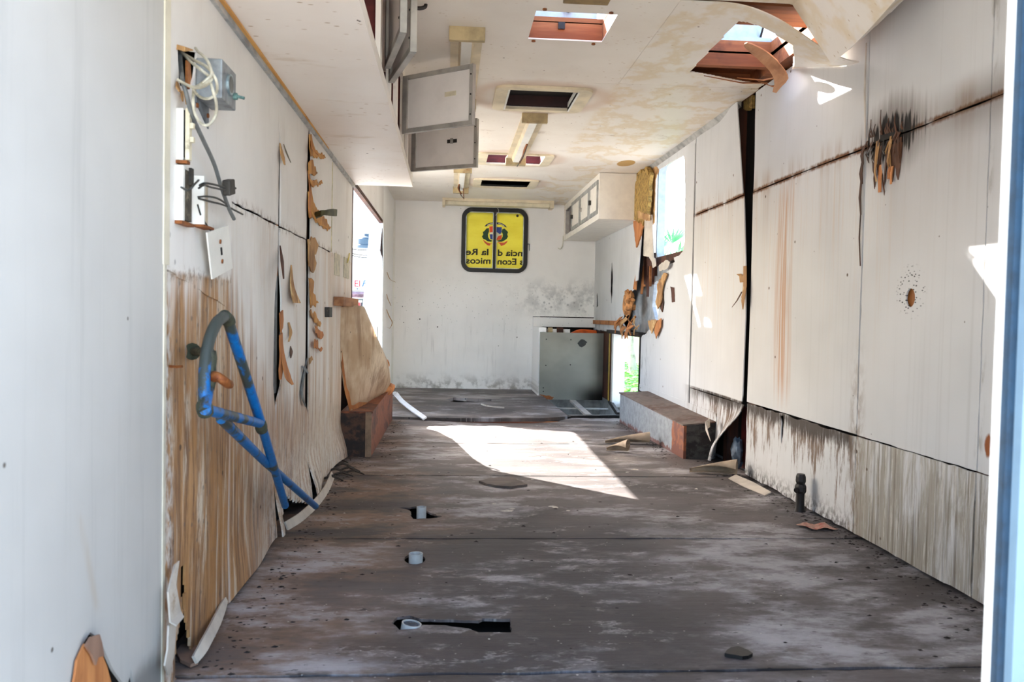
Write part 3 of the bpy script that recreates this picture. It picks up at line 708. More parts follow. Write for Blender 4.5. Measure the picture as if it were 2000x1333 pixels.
# burnt place: peeling charred veneer strips
for sd, uvs in enumerate((((1702, 296), (1726, 288), (1750, 282), (1764, 278), (1762, 305), (1755, 352), (1748, 322), (1744, 356), (1738, 330), (1734, 320), (1728, 382), (1722, 330), (1715, 322), (1710, 366), (1705, 320)),)):
    MB().plate(0, XR - .003, XR - .001, jag([yz(RW(u, v)) for u, v in uvs], .02, .004, 90 + sd)).build('charred_tear', CHAR, w_right)
r_ = random.Random(5)
for k in range(26):
    u = r_.uniform(1694, 1762); top = 270 + (1730 - u) * .26 + r_.uniform(-8, 14); L = r_.choice((25, 40, 60, 85, 95)) * (1.1 - abs(u - 1730) / 60)
    a = RW(u, top); b = RW(u + r_.uniform(-5, 7), top + max(L, 12)); off = r_.uniform(.004, .02)
    MB().ribbon([a + V((-.002, 0, 0)), a.lerp(b, .4) + V((-off * .6, 0, 0)), a.lerp(b, .75) + V((-off, 0, 0)), b + V((-off * .7, 0, 0))], V((0, 1, 0)), [.010, r_.uniform(.008, .014), .008, .001], .0025) \
        .build('charred_splinter', r_.choice((CHAR, CHAR, PAINT_R, VENEER)), w_right)
for k in range(13):
    u = r_.uniform(1700, 1766); bot = 262 + (1730 - u) * .26; L = r_.choice((14, 22, 34, 52)) * (1 - abs(u - 1728) / 70)
    a = RW(u, bot); b = RW(u + r_.uniform(-3, 3), bot - L)
    MB().ribbon([a + V((-.003, 0, 0)), a.lerp(b, .5) + V((-.008, 0, 0)), b + V((-.004, 0, 0))], V((0, 1, 0)), [.010, .006, .001], .002).build('charred_splinter', CHAR, w_right)
for (u, t0, t1, w_) in ((1724, 322, 376, .024), (1746, 325, 360, .014), (1741, 326, 350, .014)):
    a, b = RW(u, t0), RW(u - 2, t1)
    MB().ribbon([a + V((-.006, 0, 0)), a.lerp(b, .5) + V((-.010, 0, 0)), b + V((-.008, 0, 0))], V((0, 1, 0)), [w_, w_, w_ * .8], .003).build('veneer_strip', VENEER_OR, w_right)
# frayed edges at the joint y = 3.25 and the tall gap
r_ = random.Random(9)
for (u, t0, t1, w_, mt) in ((1688, 286, 322, .022, CHAR), (1686, 318, 360, .024, CHAR), (1684, 352, 420, .016, CHAR), (1683, 410, 520, .007, CHAR), (1694, 84, 270, .010, CURLW)):
    a, b = RW(u, t0), RW(u - (1 if t0 > 100 else 2), t1)
    MB().ribbon([a + V((-.004, 0, 0)), a.lerp(b, .5) + V((-.009, 0, 0)), b + V((-.004, 0, 0))], V((0, 1, 0)), [w_ * .6, w_, w_ * .5], .003).build('frayed_edge', mt, w_right)
rag([(1450, 186), (1468, 186), (1468, 212), (1463, 210), (1461, 215), (1452, 213)], XR + .03, .02, FOAM, 'insulation_scrap', 61, .008, w_right)
for (pts, w_, mt) in ((((1462, 520), (1464, 560), (1462, 588), (1464, 605)), [.03, .035, .03, .006], VENEER), (((1450, 536), (1458, 540), (1460, 552)), [.05, .055, .04], VENEER), (((1456, 570), (1448, 588), (1440, 601)), [.012, .010, .003], CHAR), (((1463, 560), (1460, 580), (1462, 602)), [.02, .03, .005], VENEER_OR)):
    MB().ribbon([RW(u, v) + V((-.02 - .006 * k, 0, 0)) for k, (u, v) in enumerate(pts)], V((-.2, 1, 0)), w_, .003).build('veneer_rag', mt, w_right)
# blue rag / red shape inside the gap, and the torn nick in the low panel
lumpy(RW(1440, 885, XR + .03), (.03, .045, .085), 3, amp=.25).build('plastic_rag', plain('blue_grey_plastic', (96, 116, 136), .5, var=.5, sc=14), None, smooth=30, label='crumpled blue grey plastic stuffed into open wall gap', cat='rag')
MB().box(XR + .070, XR + .078, 4.53, 4.76, 0, .36).build('red_lining', plain('dark_red_lining', (110, 26, 20), .7, var=.4), w_right)
a = RW(1413, 828); MB().ribbon([a + V((-.06, .10, .02)), a + V((-.075, .03, 0)), a + V((-.11, -.0, -.015)), RW(1420, 862) + V((-.10, 0, 0))], V((0, .25, 1)), [.01, .05, .05, .005], .003).build('veneer_rag', CURLW, w_right)

# ------------------------------------------------------------------ left wall
outl = [(YD, GZ), (YB + .1, GZ), (YB + .1, zt), (YD, zt)]  # lower part is an added skirt against sun from underneath
open_l = [(5.62, .56), (5.60, 1.70), (7.98, 1.735)] + jag([(8.02, 1.70), (7.80, 1.45), (7.72, 1.2), (7.50, 1.0), (7.38, .85), (7.02, .60)], .06, .02, 4, keep={5}) + [(6.4, .55)]
w_left = MB().plate(0, XL - skin1, XL - skin0, outl, [open_l]).build('wall_left', GRP, kind='structure')
MB().box(XL - skin0 + .004, XL - skin0 + .012, YD, 5.5, -.12, zt - .02).build('cavity_blackout', BLACKGAP, w_left)  # black sheet added to stop light leaking from the skin through tears
st_ = MB()
for (y0, y1) in ((2.46, 2.5), (3.10, 3.14), (3.84, 3.90), (4.5, 4.54)): st_.box(XL - skin0 + .014, XL - T - .012, y0, y1, 0, zt - .02)
st_.build('wall_stud', DARKWOOD, w_left)
MB().box(XL - skin0 + .001, XL - .008, 5.46, 5.60, .0, 1.70).build('window_stud', plain('red_brown_primer', (64, 22, 16), .6, var=.3), w_left)
MB().box(XL - .035, XL - .004, 5.46, 8.0, 1.705, 1.735).build('opening_head', DARKWOOD, w_left)
def lpanel(poly, holes=(), mat=PAINT_L, dx=0, seed=0, amp=.003, keep=(), step=.05):
    return MB().plate(0, XL + dx - T, XL + dx, jag(poly, step, amp, seed, keep), holes).build('wall_panel', mat, w_left)
# near panel, standing a little proud, with a torn foot
XN = XL + .005
nf = [yz(LW(u, v, XN)) for u, v in ((318, 1333), (300, 1340), (290, 1345), (262, 1345), (259, 1320), (256, 1304), (254, 1322), (247, 1345), (222, 1310), (204, 1270), (196, 1250), (176, 1236), (160, 1262), (152, 1290), (143, 1345))]
pn = [(YD + .01, H), (YD + .01, -.02), (nf[-1][0], -.02)] + nf[::-1][:-1] + [(1.9, -.01), (1.9, H)]
MB().plate(0, XN - T, XN, pn).build('wall_panel', PAINT_N, w_left)
MB().box(XN - .003, XN + .003, 1.885, 1.922, .97, H).build('cover_strip', plain('cream_cover_strip', (222, 214, 192), .5, var=.06), w_left)
MB().box(XN - .004, XN + .003, 1.890, 1.905, -.0, .97).build('cover_strip', plain('cream_cover_strip_low', (214, 206, 186), .5, var=.12), w_left)
# brown plywood flap folding out of the torn foot
fp = [LW(u, v, XN + .03) for u, v in ((143, 1345), (152, 1290), (165, 1262), (172, 1245), (190, 1240), (198, 1262), (215, 1290), (250, 1345))]
ply_flap = MB().plate(0, XN + .004, XN + .008, jag([yz(LW(u, v, XN + .006)) for u, v in ((139, 1350), (149, 1290), (164, 1258), (188, 1262), (196, 1274), (207, 1302), (218, 1350))], .03, .003, 4)).build('torn_plywood', VENEER_OR, w_left)
MB().plate(0, XN + .012, XN + .016, jag([yz(LW(u, v, XN + .014)) for u, v in ((166, 1262), (176, 1245), (193, 1240), (198, 1258), (202, 1282), (190, 1285), (186, 1300), (178, 1280))], .03, .003, 5)).build('torn_plywood', wood('grey_brown_ply', (128, 98, 80), (144, 112, 92), (104, 74, 56)), w_left)
MB().box(XN - .05, XN - .045, 1.0, 1.9, -.02, .3).build('panel_backing', BLACKGAP, w_left)
# upper sheets
ZU1, ZU2 = .962, 1.186
jh = jag([yz(LW(u, v)) for u, v in ((345, 92), (362, 95), (384, 103), (380, 140), (372, 178), (350, 168), (347, 130))], .02, .004, 8)
lpanel([(1.915, ZU1), (2.475, ZU1 - .09), (2.475, ZU2), (3.135, ZU2), (3.135, H), (1.915, H)], [jh], dx=.002, seed=2)
lpanel([(3.185, ZU2), (3.745, ZU2), (3.755, 1.6), (3.79, 1.72), (3.79, H), (3.14, H), (3.145, 1.55), (3.18, 1.45)], dx=.001, seed=3)
lpanel([(3.85, ZU2), (4.505, ZU2), (4.505, H), (3.80, H), (3.80, 1.7), (3.84, 1.6)], dx=.003, seed=4, keep={2})
lpanel([(4.512, .90), (5.46, .90), (5.46, H), (4.512, H)], seed=5)
MB().box(XL + .002, XL + .006, 4.500, 4.516, ZU2, 1.66).build('cover_strip', plain('ivory_strip', (222, 214, 180), .5), w_left)
MB().box(XL - T, XL, 5.44, 8.0, 1.735, H).build('wall_panel', PAINT_L, w_left)
lpanel([(8.02, .0), (YB, .0), (YB, H), (8.02, H), (7.98, 1.735), (8.08, 1.4), (8.06, 1.0), (8.10, .5)], mat=PAINT_B, seed=6, amp=.008, keep={0, 1, 2})
# lower sheets, bowed, their feet curling into the room
def sheet_l(y0, y1, z0, z1, bow, foot, seed, nu=30, nv=24, drop=None, e0=None, e1=None):
    r_ = random.Random(seed); ph = r_.uniform(0, 6)
    def fn(s, t):
        z = z0 + (z1 - z0) * t
        a = y0 + (e0(z) if e0 else 0); b = y1 + (e1(z) if e1 else 0); y = a + (b - a) * s
        x = XL - .001 + bow * sin(pi * s) * sin(pi * min(1, t * 1.2)) + foot * sst(.22, 0, z) * (.6 + .4 * sin(ph + 7 * s)) + .003 * sin(ph + 11 * s + 3 * t)
        return (x, y, z + .012 * sst(.1, 0, z) * sin(ph + 9 * s))
    return MB().grid(fn, nu, nv, (-T, 0, 0), drop).build('wall_panel', PAINT_L, w_left, smooth=40)
tear1 = [yz(LW(u, v)) for u, v in ((352, 1105), (359, 1104), (362, 1150), (360, 1185), (366, 1230), (374, 1264), (396, 1252), (440, 1178), (452, 1182), (380, 1340), (335, 1340), (336, 1290), (342, 1240), (350, 1215), (356, 1195), (350, 1150))]
sheet_l(1.912, 2.475, -.02, ZU1 - .005, .010, .006, 1, 50, 90, lambda s, t: inside((1.912 + .563 * s, -.02 + (ZU1 + .015) * t), tear1))
tear2 = [yz(LW(u, v)) for u, v in ((546, 1005), (556, 965), (575, 985), (590, 1000), (600, 956), (612, 975), (606, 1004), (590, 1020), (560, 1036), (546, 1040))]
sheet_l(2.478, 3.14, .015, ZU2 - .005, .008, .02, 2, e1=lambda z: -.045 * sst(1.05, .9, z) * sst(.50, .60, z))
sheet_l(3.20, 3.75, .012, ZU2 - .005, .010, .03, 3, 40, 70, lambda s, t: inside((3.2 + .55 * s, .012 + (ZU2 - .017) * t), tear2), e0=lambda z: -.055 * sst(.60, .52, z) + .035 * sst(1.05, .9, z) * sst(.5, .6, z), e1=lambda z: .10 * sst(.48, .38, z))
sheet_l(3.86, 5.02, .012, ZU2 - .005, .010, .05, 4, e0=lambda z: -.005 * sst(.46, .40, z))
# foot moulding peeled off and curling along the floor
pth = [LW(395, 1290) + V((.02, 0, .0)), LW(432, 1200) + V((.03, 0, .01)), LW(447, 1155) + V((.02, 0, .01))]
MB().ribbon(smooth_path([FL(380, 1290, .02), FL(398, 1262, .03), FL(424, 1212, .035), FL(441, 1172, .035)], 5), V((-.5, 0, 1)), [.02, .022, .024, .026, .028, .03, .03, .03, .03, .03, .03, .028, .026, .024, .02, .014], .007).build('foot_strip', CURLW, w_left, smooth=40)
MB().ribbon(smooth_path([FL(562, 1036), FL(590, 1018), FL(618, 992), FL(640, 962), FL(652, 934)], 5), V((-.4, 0, 1)), [.07] * 21, .007).build('foot_strip', CURLW, w_left, smooth=40)
MB().ribbon([LW(345, 1100, XL + .02), LW(335, 1150, XL + .03), LW(342, 1205, XL + .035), LW(352, 1215, XL + .05)], V((0, 1, 0)), [.03, .05, .07, .05], .004).build('veneer_curl', CURLW, w_left, smooth=40)
MB().ribbon([LW(336, 1215, XL + .03), LW(334, 1260, XL + .035), LW(330, 1290, XL + .03), LW(329, 1318, XL + .02)], V((0, 1, 0)), [.05, .05, .06, .01], .004).build('veneer_curl', CURLW, w_left, smooth=40)
MB().box(XL - .03, XL - .025, 1.93, 1.99, .0, .35).build('red_lining', RED, w_left)
# metal strip in the first gap, torn veneer down both gaps
MB().box(XL - .03, XL - .012, 3.125, 3.20, .56, 1.02).build('zinc_strip', GALVDARK, w_left)
MB().box(XL - .012, XL - .006, 3.155, 3.172, 1.0, 1.48).build('gap_batten', BROWNWOOD, w_left)
MB().box(XL - .03, XL - .012, 3.785, 3.84, .42, 1.15).build('zinc_strip', GALVDARK, w_left)
def curl(uvs, widths, mat, dx=.02, wv=(0, 1, 0), name='veneer_curl', th=.003):
    n_ = len(uvs); pts = []
    for k, (u, v) in enumerate(uvs):
        p = LW(u, v, XL + .004 + dx * k / max(1, n_ - 1)); pts.append(p)
    k = max(2, 12 // (n_ - 1)); sp = smooth_path(pts, k)
    ws = [lerp_tab([(i / (n_ - 1), w_) for i, w_ in enumerate(widths)], j / (len(sp) - 1)) for j in range(len(sp))]
    return MB().ribbon(sp, V(wv), ws, th).build(name, mat, w_left, smooth=50)
curl([(547, 280), (552, 305), (556, 322)], [.01, .07, .02], VENEER, .02)
curl([(554, 282), (560, 300), (568, 318)], [.005, .03, .004], plain('grey_splinter', (128, 116, 98), .8, var=.3), .03)
curl([(603, 335), (606, 370), (604, 400), (607, 425)], [.04, .05, .05, .04], VENEER_OR, .012)
GOLD = wood('golden_veneer', (184, 128, 62), (206, 152, 84), (118, 72, 34), along=2)
def lrag(uvs, mat, seed, dx=.006, amp=.012, step=.03):
    p = jag([yz(LW(u, v, XL + dx)) for u, v in uvs], step, amp, seed)
    return MB().plate(0, XL + dx, XL + dx + .004, p).build('veneer_rag', mat, w_left)
for k, (uvs, mt) in enumerate((
        (((603, 262), (607, 262), (612, 285), (620, 298), (632, 302), (635, 309), (622, 306), (612, 308), (606, 306)), GOLD),
        (((602, 318), (608, 312), (612, 325), (619, 338), (610, 342), (603, 340)), GOLD),
        (((603, 350), (612, 352), (622, 359), (627, 352), (629, 359), (620, 365), (609, 365)), GOLD),
        (((601, 375), (607, 372), (611, 395), (625, 415), (633, 428), (646, 443), (640, 448), (625, 441), (612, 426), (603, 425)), GOLD),
        (((600, 468), (614, 464), (621, 480), (613, 498), (617, 514), (609, 533), (602, 520)), VENEER),
        (((602, 543), (612, 550), (610, 572), (621, 592), (606, 602)), GOLD),
        (((604, 608), (616, 613), (626, 632), (620, 638), (610, 623)), GOLD),
        (((614, 636), (622, 645), (631, 655), (624, 662), (616, 651)), VENEER_OR),
        (((614, 662), (620, 667), (620, 679), (629, 681), (627, 686), (613, 681)), VENEER_OR),
        (((603, 700), (608, 696), (610, 704), (604, 712)), VENEER),
        (((545, 612), (551, 606), (551, 640), (547, 650)), VENEER_OR), (((545, 655), (550, 650), (553, 700), (548, 742), (545, 742)), VENEER_OR))):
    lrag(uvs, mt, 70 + k, .006 + .004 * (k % 3))
curl([(606, 270), (613, 294), (622, 303)], [.01, .08, .03], VENEER_OR, .05)
curl([(605, 400), (618, 430), (640, 446)], [.05, .04, .02], GOLD, .06)
curl([(547, 480), (551, 510), (554, 545)], [.01, .05, .012], DARKWOOD, .04)
curl([(569, 518), (571, 560), (580, 592)], [.01, .08, .16], VENEER, .02)
curl([(564, 630), (568, 650), (564, 668)], [.02, .05, .02], VENEER, .012)
curl([(567, 676), (569, 688), (568, 700)], [.01, .05, .01], CHAR, .008)
curl([(548, 630), (552, 690), (562, 735), (572, 752)], [.01, .05, .10, .03], VENEER_OR, .04)
curl([(600, 700), (594, 730), (590, 770), (597, 795)], [.01, .05, .05, .01], GALVDARK, .01)
curl([(590, 715), (597, 722), (602, 730)], [.02, .05, .02], GALVDARK, .03)
for (p, w_) in ((((756, 532), (762, 546), (774, 552)), [.04, .09, .02]), (((755, 575), (758, 585), (764, 598)), [.04, .08, .02]), (((755, 605), (760, 618), (766, 630), (762, 641), (757, 640)), [.05, .09, .08, .05, .03])):
    sp = smooth_path([LW(u, v, XL + .01 + .012 * k) for k, (u, v) in enumerate(p)], 5)
    MB().ribbon(sp, V((0, 1, 0)), [lerp_tab([(i / (len(w_) - 1), q) for i, q in enumerate(w_)], j / (len(sp) - 1)) for j in range(len(sp))], .004).build('veneer_curl', VENEER, w_left, smooth=50)
MB().plate(0, XL - .05, XL - .045, jag([yz(LW(u, v, XL - .05)) for u, v in ((748, 436), (753, 440), (752, 555), (748, 548), (747, 510), (742, 490))], .06, .03, 3)).build('torn_lining', DARKWOOD, w_left)

# big sheet peeling off below the left opening, foot resting on the wheel box
PT = [(640, 604, 4.75), (676, 599, 5.00), (700, 597, 5.20), (712, 599, 5.30), (721, 625, 5.38), (733, 655, 5.47), (746, 682, 5.60), (757, 703, 6.25), (758, 722, 6.55), (752, 748, 6.70)]
PB = [(664, 690, 4.95), (672, 760, 5.02), (684, 806, 5.06), (698, 801, 5.2), (716, 796, 5.5), (730, 788, 5.8), (738, 783, 6.0), (744, 779, 6.2), (750, 774, 6.4), (752, 769, 6.6)]
PT = [on(u, v, 1, y) for u, v, y in PT]; PB = [on(u, v, 1, y) for u, v, y in PB]
def along(P, s):
    k = min(len(P) - 2, int(s * (len(P) - 1))); return P[k].lerp(P[k + 1], s * (len(P) - 1) - k)
def peel(s, t):
    p = along(PB, s).lerp(along(PT, s), t)
    return p + V((.035 * sin(pi * t) * sst(.1, .5, s) + .006 * sin(9 * s + 3 * t), 0, .0))
psh = MB().grid(peel, 40, 30, (-.006, 0, 0)).build('peeled_panel', PEEL, w_left, smooth=50)
r_ = random.Random(15)
eb = [along(PB, k / 24) + V((.006, 0, .012 + r_.uniform(-.006, .012))) for k in range(25)]
MB().ribbon(eb, V((.2, 0, 1)), [r_.uniform(.02, .055) for _ in eb], .004).build('torn_edge', VENEER_OR, w_left)
fl_ = [xz(on(u, v, 1, 6.30)) for u, v in ((757, 702), (761, 714), (754, 738), (749, 752), (757, 772), (752, 790), (744, 800), (738, 786), (733, 766), (739, 742), (750, 722))]
MB().plate(1, 6.30, 6.306, jag(fl_, .03, .006, 6)).build('torn_plywood', VENEER_OR, w_left)
a = V(peel(.90, .75)); b = V(peel(.80, .02))
MB().ribbon(smooth_path([a + V((.01, 0, -.05)), a.lerp(b, .45) + V((.03, -.10, 0)), a.lerp(b, .8) + V((.02, -.05, 0)), b + V((.0, .05, .0))], 5), V((.5, 1, 0)), [.02, .05, .09, .12, .15, .16, .17, .17, .17, .17, .16, .16, .15, .14, .12, .1], .005).build('torn_plywood', VENEER_OR, w_left, smooth=50)
MB().ribbon(smooth_path([V(peel(.55, 1)) + V((.01, 0, -.03)), V(peel(.5, .97)) + V((.025, 0, .02)), V(peel(.46, .9)) + V((.02, 0, 0))], 5), V((0, 1, .3)), .02, .003).build('veneer_curl', CURLW, w_left, smooth=50)

# ------------------------------------------------------------------ end wall with its window
outl = [(XL - .1, GZ), (XR + .1, GZ), (XR + .1, zt), (XL - .1, zt)]  # carried to the ground as an added skirt, blocking sun under the trailer
A_, B_ = BW(903, 406), BW(1029, 535)
wu0, wu1, wv0, wv1 = .128, .878, 1.335, 2.062
wopen = rrect(wu0 + .04, wu1 - .04, wv0 + .04, wv1 - .04, .06)
w_back = MB().plate(1, YB + .03, YB + .06, outl, [wopen]).build('wall_back', SKIN, kind='structure')
sx = BW(964, 620).x
MB().plate(1, YB, YB + .03, [(XL, 0), (sx - .002, 0), (sx - .002, wv0 + .05), (wu0 + .04, wv0 + .05), (wu0 + .04, wv1 - .04), (sx - .002, wv1 - .04), (sx - .002, H), (XL, H)]).build('wall_panel', PAINT_B, w_back)
MB().plate(1, YB, YB + .03, [(sx + .002, 0), (.955, 0), (.955, .85), (XR, .85), (XR, H), (sx + .002, H), (sx + .002, wv1 - .04), (wu1 - .04, wv1 - .04), (wu1 - .04, wv0 + .05), (sx + .002, wv0 + .05)]).build('wall_panel', PAINT_B, w_back)
MB().box(sx - .018, sx + .004, YB - .004, YB, 0, wv0).build('cover_strip', PAINT_B, w_back)
MB().box(XL + .0, XL + .02, YB - .02, YB, 0, H).build('corner_trim', WHITEEN, w_back)
MB().box(.952, XR, YB - .10, YB - .0, .735, .84).build('counter_rail', PAINT_B, w_back)
MB().box(.955, 1.035, 8.78, YB - .0, 0, .735).build('counter_side', PAINT_B, w_back)
MB().box(1.04, XR, YB + .0, YB + .03, -.1, .85).build('bay_lining', BLACKGAP, w_back)
win1 = MB().plate(1, YB - .022, YB + .05, rrect(wu0, wu1, wv0, wv1, .115, 8), [rrect(wu0 + .046, wu1 - .046, wv0 + .046, wv1 - .046, .072, 8)]).build('window_1', RUBBER, kind='structure', smooth=30)
mx = BW(966, 470).x
MB().box(mx - .016, mx + .014, YB - .018, YB + .04, wv0 + .04, wv1 - .04).build('mullion', RUBBER, win1)
MB().plate(1, YB - .010, YB + .03, rrect(wu0 + .044, mx - .014, wv0 + .044, wv1 - .044, .02, 3), [rrect(wu0 + .054, mx - .022, wv0 + .052, wv1 - .052, .015, 3)]).build('sash_frame', plain('bright_aluminium', (206, 216, 222), .3, .5), win1)
MB().plate(1, YB - .010, YB + .03, rrect(mx + .012, wu1 - .044, wv0 + .044, wv1 - .044, .02, 3), [rrect(mx + .020, wu1 - .054, wv0 + .052, wv1 - .052, .015, 3)]).build('sash_frame', bpy.data.materials['bright_aluminium'], win1)
def film():
    m = Mat('yellow_printed_film'); n = m.noise(3, 0, 8, d=4)
    return m.done(m.mix(n.step(.3, .7), (206, 200, 84), (196, 188, 70)), .3, trans=.22, spec=.5)
FILM = film()
MB().plate(1, YB + .022, YB + .025, rrect(wu0 + .046, mx - .008, wv0 + .046, wv1 - .046, .01, 2)).build('window_pane', FILM, win1)
MB().plate(1, YB + .022, YB + .025, rrect(mx + .008, wu1 - .046, wv0 + .046, wv1 - .046, .01, 2)).build('window_pane', FILM, win1)
def flatcol(name, c): return Mat(name).done(c, .6)
INK, SH_R, SH_B, SH_W, WREATH, RIB_R, RIB_B = flatcol('black_ink', (20, 18, 16)), flatcol('print_red', (228, 82, 34)), flatcol('print_blue', (52, 74, 150)), flatcol('print_white', (226, 222, 190)), flatcol('print_green', (28, 64, 36)), flatcol('print_ribbon_red', (214, 92, 60)), flatcol('print_ribbon_blue', (44, 50, 84))
yp = YB + .0195
def flat(poly_uv, mat, name, layer=0, parent=win1):
    y_ = yp - .0006 * layer
    return MB().plate(1, y_ - .0004, y_, [xz(BW(u, v, y_)) for u, v in poly_uv]).build(name, mat, parent)
SC = 160 / 1422
cv = lambda *p: [(890 + x * SC, 395 + y * SC) for x, y in p]
flat(cv((582, 425), (648, 418), (648, 520), (590, 530)), SH_R, 'crest_shield')
flat(cv((710, 436), (800, 436), (800, 520), (770, 560), (710, 520)), SH_B, 'crest_shield')
flat(cv((590, 560), (645, 560), (645, 655), (600, 640)), SH_B, 'crest_shield')
flat(cv((710, 640), (740, 590), (800, 570), (795, 640), (750, 660), (705, 655)), SH_R, 'crest_shield')
flat(cv((590, 530), (648, 520), (660, 500), (710, 520), (770, 560), (800, 545), (800, 570), (740, 590), (710, 640), (690, 655), (648, 655), (645, 560), (590, 560)), SH_W, 'crest_cross')
flat(cv((500, 425), (530, 385), (590, 360), (650, 352), (650, 385), (590, 392), (540, 420)), RIB_B, 'crest_ribbon')
flat(cv((545, 398), (600, 372), (650, 366), (650, 374), (600, 384), (552, 408)), SH_W, 'crest_ribbon_light', 1)
flat(cv((890, 440), (860, 400), (800, 365), (740, 350), (712, 352), (712, 385), (790, 395), (850, 432)), RIB_B, 'crest_ribbon')
flat(cv((850, 415), (790, 375), (735, 362), (735, 372), (790, 388), (842, 425)), SH_W, 'crest_ribbon_light', 1)
def leafy(cx, cy, rx, ry, sgn):
    out = []
    for k in range(15):
        t = k / 14; a = pi * (.60 + .85 * t); w_ = 1 + (.14 if k % 2 else -.08)
        out.append((cx + sgn * (-rx * w_ * cos(a - pi)) * -1, cy - ry * w_ * sin(a)))
    for k in range(14, -1, -1):
        t = k / 14; a = pi * (.60 + .85 * t); w_ = .52 + (.1 if k % 2 else -.05)
        out.append((cx + sgn * (-rx * w_ * cos(a - pi)) * -1, cy - ry * w_ * sin(a)))
    return out
flat(cv((575, 448), (530, 460), (500, 500), (470, 520), (480, 560), (455, 600), (480, 640), (510, 650), (550, 680), (610, 690), (640, 672), (590, 650), (565, 610), (560, 560), (580, 510)), WREATH, 'crest_wreath')
flat(cv((810, 470), (850, 460), (890, 500), (910, 520), (895, 560), (908, 600), (885, 640), (850, 665), (800, 690), (750, 690), (720, 672), (790, 650), (815, 600), (820, 560), (800, 520)), WREATH, 'crest_wreath')
flat(cv((470, 650), (500, 670), (540, 700), (610, 720), (640, 715), (600, 735), (590, 760), (550, 750), (500, 705)), RIB_R, 'crest_ribbon_red')
flat(cv((905, 670), (880, 680), (840, 705), (770, 700), (720, 690), (760, 720), (790, 765), (850, 740), (890, 700)), RIB_R, 'crest_ribbon_red')
flat(cv((640, 672), (720, 672), (745, 690), (690, 712), (640, 706)), SH_W, 'crest_scroll')
flat([(1010.6 + 2.6 * cos(a), 421.8 + 2.6 * sin(a)) for a in [2 * pi * k / 12 for k in range(12)]], INK, 'suction_spot', 1)

def text2d(s_, shear=0, offset=0.):
    c = bpy.data.curves.new('lettering_source', 'FONT'); c.body = s_; c.size = 1; c.shear = shear; c.offset = offset; c.resolution_u = 3
    o = bpy.data.objects.new('lettering_source', c); scene.collection.objects.link(o)
    bpy.context.view_layer.update()
    me = bpy.data.meshes.new_from_object(o.evaluated_get(bpy.context.evaluated_depsgraph_get()))
    vs_ = [(v.co.x, v.co.y) for v in me.vertices]; fs = [tuple(p.vertices) for p in me.polygons]
    bpy.data.objects.remove(o); bpy.data.curves.remove(c); bpy.data.meshes.remove(me)
    return vs_, fs
def letters(s_, place, mat, name, parent, serif=0, **kw):
    """place maps text coordinates to the surface; ONE object per line of print"""
    vs_, fs = text2d(s_, **kw); mb = MB(); mb.add([place(x, y) for x, y in vs_], fs)
    return mb.build(name, mat, parent)
def line_mirrored(s_, u_right, u_left, v_base, cap):
    """print on the outside, read from behind: runs right to left"""
    vs_, fs = text2d(s_, offset=.028); x0 = min(p[0] for p in vs_); x1 = max(p[0] for p in vs_)
    a, b = BW(u_right, v_base, yp), BW(u_left, v_base - (u_right - u_left) * .016, yp); wd = b - a
    h_ = cap / .73
    # split at the mullion so the bar does not cut letters in half
    mb = MB(); mb.add([a + wd * ((x - x0) / (x1 - x0)) + V((0, -.0006, h_ * y)) for x, y in vs_], fs)
    # small slab serifs under the stems
    return mb.build('lettering', INK, win1)
line_mirrored('ncia d', 1020.5, 972, 500.5, .072)
line_mirrored('la Re', 954, 909.5, 498.5, .072)
line_mirrored('s Econ', 1022, 971.5, 517.5, .072)
line_mirrored('micos', 958, 910, 515.5, .072)
# wire hook hanging in front of the window, and a nail beside it
MB().tube(smooth_path([BW(972, 384, YB - .06), BW(969, 395, YB - .05), BW(971, 405, YB - .04), BW(974, 413, YB - .03), BW(968, 421, YB - .03)], 5), .003, 6).build('hanging_wire', CABLEW, None, smooth=60, label='thin wire dangling from strip light over yellow window', cat='wire')
MB().tube([BW(1031, 477, YB - .0), BW(1034, 477, YB - .05), BW(1034, 490, YB - .045)], .006, 6).build('wall_hook', GALV, None, label='small metal hook on end wall beside yellow window', cat='hook')
MB().tube(smooth_path([BW(1100, 461, YB - .01), BW(1099, 478, YB - .02), BW(1095, 487, YB - .02), BW(1090, 485, YB - .01)], 5), .004, 6).build('cabinet_wire', CABLEW, None, smooth=60, label='loose pale wire hanging below far end of white cabinet', cat='wire')

# steel sheet
sp0, sp1 = BW(1055, 650, 8.75), BW(1180, 780, 8.75)
steel = thing('steel_sheet', (1.32, 8.75, -.03), 'brushed stainless steel sheet standing in the corner counter bay', 'steel sheet')
MB().box(sp0.x, sp1.x - .02, 8.75, 8.756, -.03, .685).build('sheet', STEEL, steel)
MB().plate(1, 8.742, 8.75, jag([xz(BW(u, v, 8.745)) for u, v in ((1054, 771), (1070, 773), (1082, 776), (1078, 781), (1062, 781))], .02, .006, 3)).build('rust_flake', RUSTY, steel)
for (u, v) in ((1067, 663), (1115, 664), (1066, 714), (1114, 713), (1061, 758), (1061, 765)):
    p = BW(u, v, 8.748); MB().tube([p, p + V((0, -.004, 0))], .007, 8).build('screw', BLACKG, steel)
MB().plate(1, 8.742, 8.749, jag([xz(BW(u, v, 8.745)) for u, v in ((1128, 671), (1134, 664), (1141, 664), (1147, 669), (1144, 674), (1136, 679), (1132, 677))], .02, .006, 9)).build('tape_scrap', plain('black_tape', (28, 36, 36), .4, var=.4, sc=60), steel)
MB().box(1.655, 1.665, 8.44, 8.50, .0, .69).build('yellow_edge', plain('yellow_edge', (200, 170, 60), .5), w_right)
